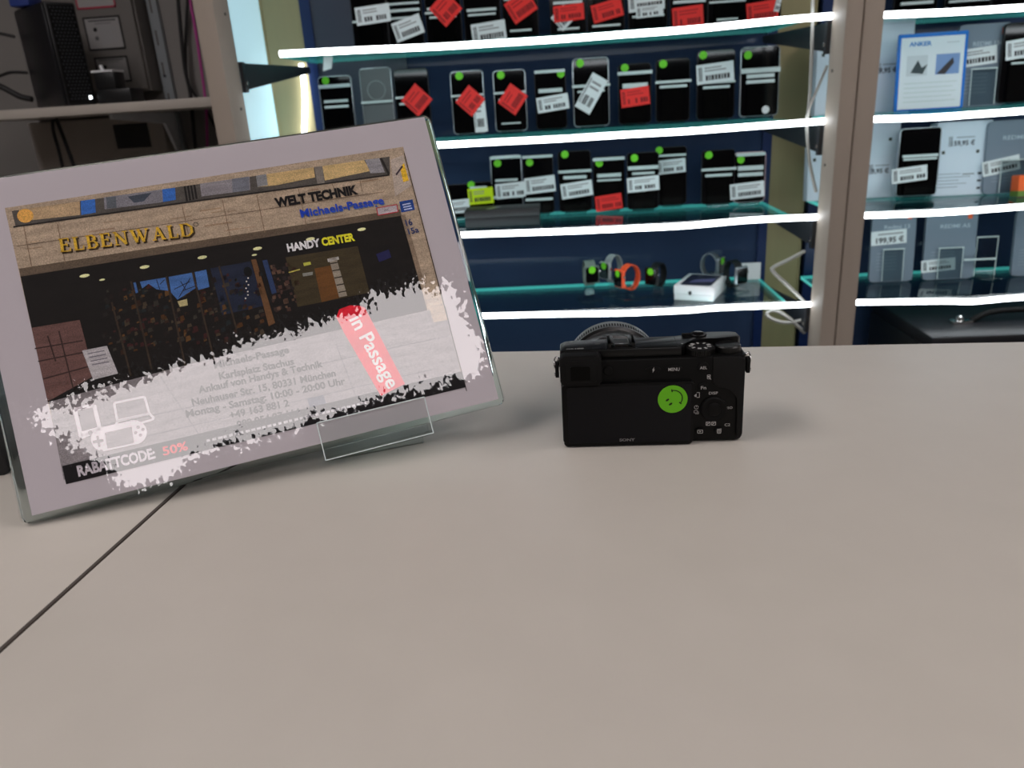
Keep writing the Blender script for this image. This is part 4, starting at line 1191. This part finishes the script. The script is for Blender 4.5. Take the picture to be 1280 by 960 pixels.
def mix(*fs):
    def f(a_, S, w, h):
        for g in fs: g(a_, S, w, h)
    return f
M_boxw = mat('white_box_card', (214, 224, 236), .5)
card(2, 1077, 30, 106, M_boxw, 'wide white boxed phone behind the double post, upper right bay', depth=.03, Y=1.90, art=mix(price_art('9,95 \u20ac', 1110, 87, 20), pins((1123, 62), (1029, 69))))
card(3, 1064, 152, 104, M_boxw, 'wide white boxed phone behind the double post, third shelf right', depth=.03, Y=1.90, art=mix(price_art('9,95 \u20ac', 1100, 213, 20), pins((1113, 174), (1018, 200))))
def fine_print(a_, S, w, h):
    rn = random.Random(8)
    for q_ in range(5):
        z = h * (.30 - .045 * q_); a_.rect(-w * .42, z, -w * .42 + w * rn.uniform(.35, .6), z + .0016, (150, 160, 170), 1)
    for q_ in range(3): a_.rect(w * .3, h * (.28 - .1 * q_), w * .37, h * (.31 - .1 * q_), (60, 64, 70), 1)
    a_.rect(w * .02, h * .285, w * .24, h * .30, (120, 126, 132), 1)
card(3, 1199, 152, 62, M_boxw, 'white boxed phone with printed price 159,95 in third row right', depth=.035, Y=1.87, art=mix(price_art('159,95 \u20ac', 1204, 178, 26), pins((1179, 191), (1222, 189)), fine_print))
# blue framed leaflet holder
def leaflet(a_, S, w, h):
    a_.rect(-w * .455, h * .03, w * .455, h * .95, (216, 226, 232), 1)
    a_.text('ANKER', (-w * .34, h * .84), (-w * .02, h * .84), .0085, (60, 130, 200), 2, .03)
    a_.rect(w * .2, h * .86, w * .38, h * .87, (180, 190, 196), 2)
    a_.rect(-w * .36, h * .46, -w * .06, h * .72, (196, 206, 212), 2)
    a_.poly([(-w * .3, h * .50), (-w * .12, h * .48), (-w * .06, h * .60), (-w * .14, h * .56), (-w * .2, h * .66)], (60, 72, 76), 3)
    a_.rect(w * .06, h * .46, w * .4, h * .72, (120, 150, 196), 2)
    a_.poly([(w * .08, h * .47), (w * .24, h * .62), (w * .3, h * .67), (w * .32, h * .6), (w * .2, h * .46)], (60, 56, 60), 3)
    for q_ in range(5): a_.rect(-w * .38, h * (.36 - .06 * q_), w * (.38 - .06 * (q_ % 2)), h * (.368 - .06 * q_), (182, 200, 196), 2)
card(2, 1160, 41, 76, M_blue, 'blue framed leaflet with two small pictures in the right bay', 'leaflet', Y=1.84, depth=.004, art=leaflet, name='leaflet_holder', bgc=(20, 110, 200))
def redmi(txt, logo=True, cam=False):
    def f(a_, S, w, h):
        a_.text(txt, (-w * .22, h * .74), (w * .36, h * .74), .0085, (176, 188, 200), 1, .02)
        if logo: a_.rect(w * .30, h * .86, w * .39, h * .94, (232, 96, 50), 1); 
        for q_ in range(6): a_.rect(-w * .36, h * (.40 - .045 * q_), w * .1, h * (.408 - .045 * q_), (150, 160, 170), 1)
    return f
def grey_card(row, xc, ytop, w_px, txt, label, tagq=None, tagtxt=None, Y=1.86, stand=True, logo=True):
    S, e = card(row, xc, ytop, w_px, M_card, label, 'display card', Y=Y, depth=.009, rad=.012, art=redmi(txt, logo), bgc=(120, 132, 146), name='display_card', group='grey phone display cards')
    if tagq:
        cx, cy, tw, th, ad = tagq
        x, z = S.loc(cx, cy, .010); k = S.foot.y / FPX
        price_tag(e, x, z, tw * k, th * k, ad, 'w', -.0012, seed=int(cx), txt=tagtxt)
    if stand:
        sd = empty('phone_stand', S.M, 'clear stand of the ' + label, 'phone stand', 'clear phone stands')
        hw = S.w * .26
        slab('back_plate', M_sheet, sd, rr_pts(-hw, hw, .002, S.h * .6, .003), .0096, .0112)
        slab('front_pocket', M_pocket, sd, [(-hw, .004), (hw, .004), (hw * .9, S.h * .46), (-hw * .9, S.h * .46)], -.0078, -.0066)
        box('polished_edge', M_edge, sd, -hw * .95, hw * .95, -.0085, -.006, S.h * .455, S.h * .47)
        for s_ in (-1, 1): box('polished_edge', M_edge, sd, s_ * hw * .9 - .0007, s_ * hw * .9 + .0007, -.0085, -.0072, .004, S.h * .455)
    return S, e
grey_card(2, 1224, 30, 58, 'REDMI 15C', 'grey display card with orange square beside the leaflet', (1224, 70, 43, 19, 5), None)
grey_card(3, 1262, 150, 62, 'REDMI A5', 'grey display card at right edge of the third shelf', (1254, 207, 42, 17, 10), None, logo=False)
grey_card(4, 1113, 262, 52, 'Redmi 13', 'grey display card with white price tag, lowest right shelf', (1113, 297, 42, 17, 3), '199,95 \u20ac')
grey_card(4, 1184, 262, 60, 'REDMI A5', 'grey display card with dark lower tag, lowest right shelf', (1175, 332, 40, 15, 4), None)
phone(2, 1272, 46, 28, 'k', None, [(1280, 60, 38, 20, 6, 'w')], [(72, .9, T1), (79, .6, T1)], 'black phone at right edge of the upper right shelf', right=True, Y=1.85)
phone(3, 1144, 47, 160, 's', None, [(1137, 218, 40, 17, 5, 'w')], [(195, .85, .006), (199, .8, T1)], 'silver edged phone between the white boxes, third row right', right=True, Y=1.86)
phone(1, 1143, 46, -88, 'k', None, [], [(-6, .9, T1), (4, .75, .006)], 'dark phone next to double post, topmost right shelf', right=True)
phone(1, 1208, 48, -92, 'k', None, [], [(1, .9, T1)], 'dark phone in the middle of the topmost right shelf', right=True)
phone(1, 1266, 46, -96, 'k', None, [], [(-4, .9, T1)], 'dark phone at right edge of the topmost right shelf', right=True)
# empty clear stand, orange pack, far right card on the lowest shelf
S = Stall(1232, True, 4, 296, 34, 1.86)
sd = empty('phone_stand', S.M, 'empty clear stand on the lowest right shelf', 'phone stand', 'clear phone stands')
slab('back_plate', M_sheet, sd, rr_pts(-S.w * .36, S.w * .36, .002, S.h, .003), .0096, .0112)
box('polished_edge', M_edge, sd, -S.w * .36, S.w * .36, .0088, .0116, S.h - .003, S.h)
for s_ in (-1, 1): box('polished_edge', M_edge, sd, s_ * S.w * .36 - .0008, s_ * S.w * .36 + .0008, .0088, .010, .004, S.h)
box('ledge', M_edge, sd, -S.w * .9, S.w * .2, -.012, -.009, .045, .049); box('base', M_sheet, sd, -S.w * .36, S.w * .36, -.03, .0096, .0005, .003)
grey_card(4, 1290, 262, 50, 'Redmi', 'grey display card cut by the right frame edge, lowest shelf', None, None, stand=False)
S, e = card(3, 1295, 218, 42, mat('orange_pack', (226, 92, 26), .5), 'orange and green pack at right edge of the third shelf', 'pack', Y=1.80, depth=.03, name='accessory_pack')
box('green_band', mat('green_pack', (90, 120, 40), .5), e, -S.w / 2 - .0003, S.w / 2 + .0003, -.0006, .0304, .001, S.h * .28)

# ------------------------------------------------------------------ black case under the right bay
zc0 = PY(1210, 428, 1.50).z - .05
p0 = PY(1150, 392, 1.75)
cw0, cw1 = PY(1133, 405, 1.75).x, PY(1420, 390, 1.75).x
ctop = PY(1150, 398, 1.75).z
ca = empty('flight_case', Matrix.Translation(((cw0 + cw1) / 2, 1.62, 0)), 'black carrying case with handle and chrome latch under right bay', 'case')
hw = (cw1 - cw0) / 2
yb_, yf_ = .34, .0
ctop = PY(1210, 427, 1.62).z + .012
box('body', M_case, ca, -hw, hw, yf_, yb_, 0, ctop - .03, .004)
lidc = box('lid', M_case, ca, -hw, hw, yf_, yb_, ctop - .03, ctop, .006)
hx0 = PY(1212, 404, 1.68).x - (cw0 + cw1) / 2
box('latch', M_chrome, lidc, hx0 - .022, hx0 + .022, .085, .11, ctop, ctop + .008, .002)
lathe('latch_knob', M_chrome, lidc, [(.009, ctop + .008), (.008, ctop + .016), (.004, ctop + .019)], 'z', (hx0 - .004, .097, 0), 20)
tube('handle', M_rubber, lidc, smooth_path([(hx0 + .024, .1, ctop + .004), (hx0 + .06, .1, ctop + .022), (hx0 + .12, .1, ctop + .026), (hx0 + .18, .1, ctop + .022), (hx0 + .216, .1, ctop + .003)], 5), .007, 8)

# ------------------------------------------------------------------ cables by the double post
def cable(name, m, pts, r, label, cat='cable', Y=None, group=None):
    P_ = smooth_path([PY(x, y, Y) if len(q_) == 2 else PY(x, y, q_[2]) for q_ in pts for x, y in (q_[:2],)], 6)
    return tag(tube(name, m, None, P_, r, 8), label, cat, group)
cable('cable', M_cable, [(1016, -20), (1015.5, 30), (1014, 80), (1011.5, 130), (1008.5, 156), (1011, 195), (1015, 218), (1020, 240)], .0036, 'grey upright cable beside the double post', Y=1.725)
cable('cable', M_cable, [(1034, 82), (1023, 108), (1012, 134), (1007, 152)], .0028, 'thin slanting cable joining the upright cable', Y=1.718)
cable('cable', M_cable, [(1006, 314), (985, 325), (967, 334), (967, 340), (985, 357), (1006, 378)], .0042, 'pale cable bent like an arrow below third shelf', Y=1.73)
cable('cable', M_cable, [(1012, 396), (995, 402), (978, 403), (962, 397), (959, 391), (968, 388), (985, 397), (1006, 416)], .0042, 'pale looped cable below the lowest shelf', Y=1.73)

# ================================================================== EQUIPMENT CORNER AT LEFT
YS = 1.745
sA, sB = PY(-40, 149.5, YS), PY(262, 124.5, YS)
zs = (sA.z + sB.z) / 2
sh_e = empty('wall_shelf', Matrix.Translation((OL0 - .0155, YS, zs)), 'white wall shelf carrying the dark equipment at upper left', 'shelf')
box('board', mat('shelf_board', (182, 174, 164), .5), sh_e, -.66, 0, 0, .34, -.010, .010, .0015)
def std_x(Y): return PY(201, 60, Y).x
YW = RY1
sx = PY(203, 70, YW - .01).x
stdr = empty('shelf_standard', Matrix.Translation((sx, YW, 0.4)), 'slotted white metal upright on the left wall', 'shelf standard')
box('rail', M_railgrey, stdr, -.013, .013, -.014, 0, 0, 1.9)
for k in range(14):
    box('slot', M_dark_gap, stdr, -.0045, -.001, -.0145, -.0135, .48 + k * .075, .48 + k * .075 + .035)
lathe('screw_head', M_bracket, stdr, [(.004, -.016), (.004, -.0135)], 'y', (-.002, 0, PY(208, 95, YW).z - .4), 12)
br = empty('shelf_bracket', Matrix.Translation((sx, YW - .014, zs - .010)), 'white tapered bracket carrying the white wall shelf', 'bracket')
bb = prism_bm([(0, -.001), (-.30, -.001), (-.30, -.012), (-.06, -.028), (0, -.13)], lambda p, s: Vector(((-.004, .004)[s], p[0], p[1])))
link('arm', bm_mesh(bb, 'arm'), M_white, br)

# dark upright computer
phi = math.radians(35)
nc = PY(84, 128, 1.775)
pa_, pb_ = .155, .066
zt = PY(8, 13, 1.775 + pa_ * math.sin(phi)).z
hpc = zt - zs - .010
pc = empty('computer', Matrix.Translation((nc.x, 1.775, zs + .010)) @ Matrix.Rotation(-phi, 4, 'Z'), 'black upright computer with perforated side on the white shelf', 'computer')
box('case', M_equip, pc, -pa_, 0, 0, pb_, 0, hpc, .004)
box('front_cover', mat('black_front_cover', (20, 21, 26), .3), pc, -pa_ + .003, -.003, -.004, 0, .004, hpc - .004, .002)
grl = box('side_grille', M_rubber, pc, 0, .002, .005, pb_ - .005, .006, hpc - .006)
hb = bmesh.new()
for i in range(7):
    for j in range(40):
        yy = .009 + i * .0076 + (.0038 if j % 2 else 0); zz = .014 + j * .0072
        if zz > hpc - .012 or yy > pb_ - .010: continue
        box_bm(.002, .0023, yy, yy + .0038, zz, zz + .0034, bm=hb)
gh = link('grille_holes', bm_mesh(hb, 'grille_holes'), mat('grille_hole_grey', (30, 33, 40), .5), grl); gh['kind'] = 'stuff'
box('status_light', M_ledpt, pc, .002, .004, pb_ - .016, pb_ - .011, .014, .021)
bxe = empty('plastic_box', Matrix.Translation((PY(34, 2, 1.85).x, 1.85, zt)), 'small blue plastic box lying on the black computer', 'box')
box('shell', M_bluebox, bxe, -.024, .022, -.03, .02, 0, .03, .003); box('lid', M_bluebox, bxe, -.025, .023, -.031, .021, .03, .04, .003)

# power brick beside it
pb = empty('power_adapter', Matrix.Translation((PY(142, 122, 1.82).x, 1.82, zs + .010)), 'small black power adapter with white top beside the computer', 'power adapter')
k = 1.85 / FPX
box('base', M_equip, pb, -20 * k, 22 * k, 0, .06, 0, 17 * k, .003)
ub = box('upper_block', M_equip, pb, -20 * k, 5 * k, .004, .05, 17 * k, 36 * k, .003)
box('top_plate', M_white, ub, -21 * k, 5 * k, .002, .052, 36 * k, 38 * k)
tube('white_plug', M_white, pb, [(-12 * k, .02, 38 * k), (-13 * k, .02, 44 * k)], .004, 8)

# grey wall cabinet with notices
yc_ = YW - .07
wc0, wc1 = PY(60, 60, yc_).x, PY(177, 60, yc_).x
wzb = PY(186, 113, yc_).z
wc = empty('wall_cabinet', Matrix.Translation(((wc0 + wc1) / 2, YW, wzb)), 'grey wall cabinet with paper notices behind the computer', 'cabinet')
hw = (wc1 - wc0) / 2
box('body', M_greybox, wc, -hw, hw, -.06, 0, 0, .55)
box('door', M_greybox, wc, -hw + .004, hw - .004, -.07, -.06, .004, .54, .003)
def notice(pts, col, label, seed, red=False):
    P_ = [PY(x, y, yc_ - .002) for x, y in pts]
    o = sum(P_, Vector()) / 4; w = ((P_[1] - P_[0]).length + (P_[2] - P_[3]).length) / 2; h = ((P_[3] - P_[0]).length + (P_[2] - P_[1]).length) / 2
    a_ = Art(step=.0003); rn = random.Random(seed)
    a_.rect(-w / 2, -h / 2, w / 2, h / 2, col, 0)
    fc = (170, 60, 80) if red else (24, 24, 26)
    for q_ in ((-w / 2, -h / 2, w / 2, -h / 2 + .004), (-w / 2, h / 2 - .004, w / 2, h / 2), (-w / 2, -h / 2, -w / 2 + .004, h / 2), (w / 2 - .004, -h / 2, w / 2, h / 2)): a_.rect(*q_, fc, 1)
    a_.rect(-w * .36, h * .36, w * .38, h * .40, (70, 70, 72), 1); a_.rect(-w * .2, h * .28, w * .24, h * .31, (110, 110, 112), 1)
    for q_ in range(9): a_.rect(-w * .1, h * (.2 - .065 * q_), w * (-.1 + rn.uniform(.25, .5)), h * (.225 - .065 * q_), (150, 150, 152), 1)
    if not red:
        a_.disc(-w * .22, h * .12, .005, (20, 20, 22), 1); a_.disc(-w * .22, -h * .14, .005, (90, 90, 92), 1)
    e = empty('paper_notice', Matrix.Translation((o.x, yc_ - .001, o.z)), label, 'notice', 'paper notices on the wall cabinet')
    box('sheet', M_greybox, e, -w / 2, w / 2, -.0006, .0006, -h / 2, h / 2)
    a_.build('print', M_print_bg, e, lambda v: (v[0], -.0009 - v[2], v[1]))
notice([(102, 23), (148, 18), (158, 60), (113, 64.5)], (150, 148, 147), 'black framed paper notice above the power adapter', 1)
notice([(84, -34), (134, -39), (146, 8), (99, 12.5)], (156, 154, 152), 'red framed paper notice at the very top left', 2, True)
notice([(116, 73), (157, 69), (166, 100), (126, 106)], (140, 138, 136), 'lower paper notice partly hidden by the power adapter', 3)

# grey control box under the shelf
yd_ = YW - .05
d0, d1 = PY(43, 190, yd_).x, PY(208, 180, yd_).x
dzt = PY(160, 146, yd_).z
cb_ = empty('control_box', Matrix.Translation(((d0 + d1) / 2, YW, dzt - .42)), 'grey control box with small black display under white shelf', 'control box')
hw = (d1 - d0) / 2
M_ctrl = mat('control_box_grey', (178, 170, 162), .6)
box('housing', M_ctrl, cb_, -hw, hw, -.05, 0, 0, .42, .003)
w0, w1 = PY(144, 170, yd_).x - (d0 + d1) / 2, PY(187, 168, yd_).x - (d0 + d1) / 2
zz0, zz1 = PY(168, 185, yd_).z - (dzt - .42), PY(163, 154.5, yd_).z - (dzt - .42)
box('display', M_equip, cb_, w0, w1, -.052, -.05, zz0, zz1)
box('display_frame', M_ctrl, cb_, w0 - .008, w1 + .008, -.0512, -.05, zz0 - .008, zz1 + .008)
for q_ in range(4):
    xx = PY(150 + 13 * q_, 205 - q_, yd_).x - (d0 + d1) / 2
    box('vent_slot', M_dark_gap, cb_, xx - .004, xx + .004, -.0508, -.05, zz0 - .055, zz0 - .035)

# cables in the corner
cable('cable', M_cableb, [(66, 149), (67, 165), (74, 190), (82, 224), (90, 260)], .0042, 'black cable hanging under the white shelf, left of the pair', Y=1.90)
cable('cable', M_cableb, [(70, 148), (78, 168), (88, 195), (98, 224), (106, 260)], .0046, 'black cable hanging under the white shelf, right of the pair', Y=1.90)
cable('cable', M_cableb, [(222, -8), (226, 40), (231, 85), (238, 117), (241, 150), (246, 205)], .0048, 'thick black cable beside the slotted upright', Y=2.07)
cable('cable', M_cableb, [(235, -8), (233, 30), (232, 70), (236, 105), (256, 135), (268, 158), (277, 185), (280, 215)], .0036, 'black cable curving behind the narrow left post', Y=2.085)
cable('cable', M_pink, [(236, -8), (244, 35), (250, 75), (255, 110), (258, 140), (259, 180), (258, 215)], .0036, 'pink cable hanging beside the narrow left post', Y=2.06)
cable('cable', M_cableb, [(-25, 38), (0, 42), (18, 46)], .0034, 'black cable entering the computer near its top', Y=1.87)
cable('cable', M_cableb, [(-25, 104), (0, 95), (14, 90.5), (34, 91)], .0034, 'black cable curving into the computer at mid height', Y=1.86)
cable('cable', M_cableb, [(-25, 100), (0, 108), (14, 115), (26, 121), (40, 124)], .007, 'thick black plug cable at the foot of computer', Y=1.85)

# dark card terminal behind the sign at the left frame edge
ct_ = PZ(-34, 560, CT)
te = empty('card_terminal', Matrix.Translation((ct_.x, ct_.y + .03, CT)) @ Matrix.Rotation(.25, 4, 'Z'), 'black card terminal half hidden at the left frame edge', 'card terminal')
bb = prism_bm([(-.09, 0), (.09, 0), (.09, .035), (.02, .075), (-.09, .05)], lambda p, s: Vector(((-.042, .042)[s], p[0], p[1])), bev=.004)
link('body', bm_mesh(bb, 'body', 40), M_equip, te)
box('keypad', M_rubber, te, -.034, .034, -.07, .0, .05, .062, .003)
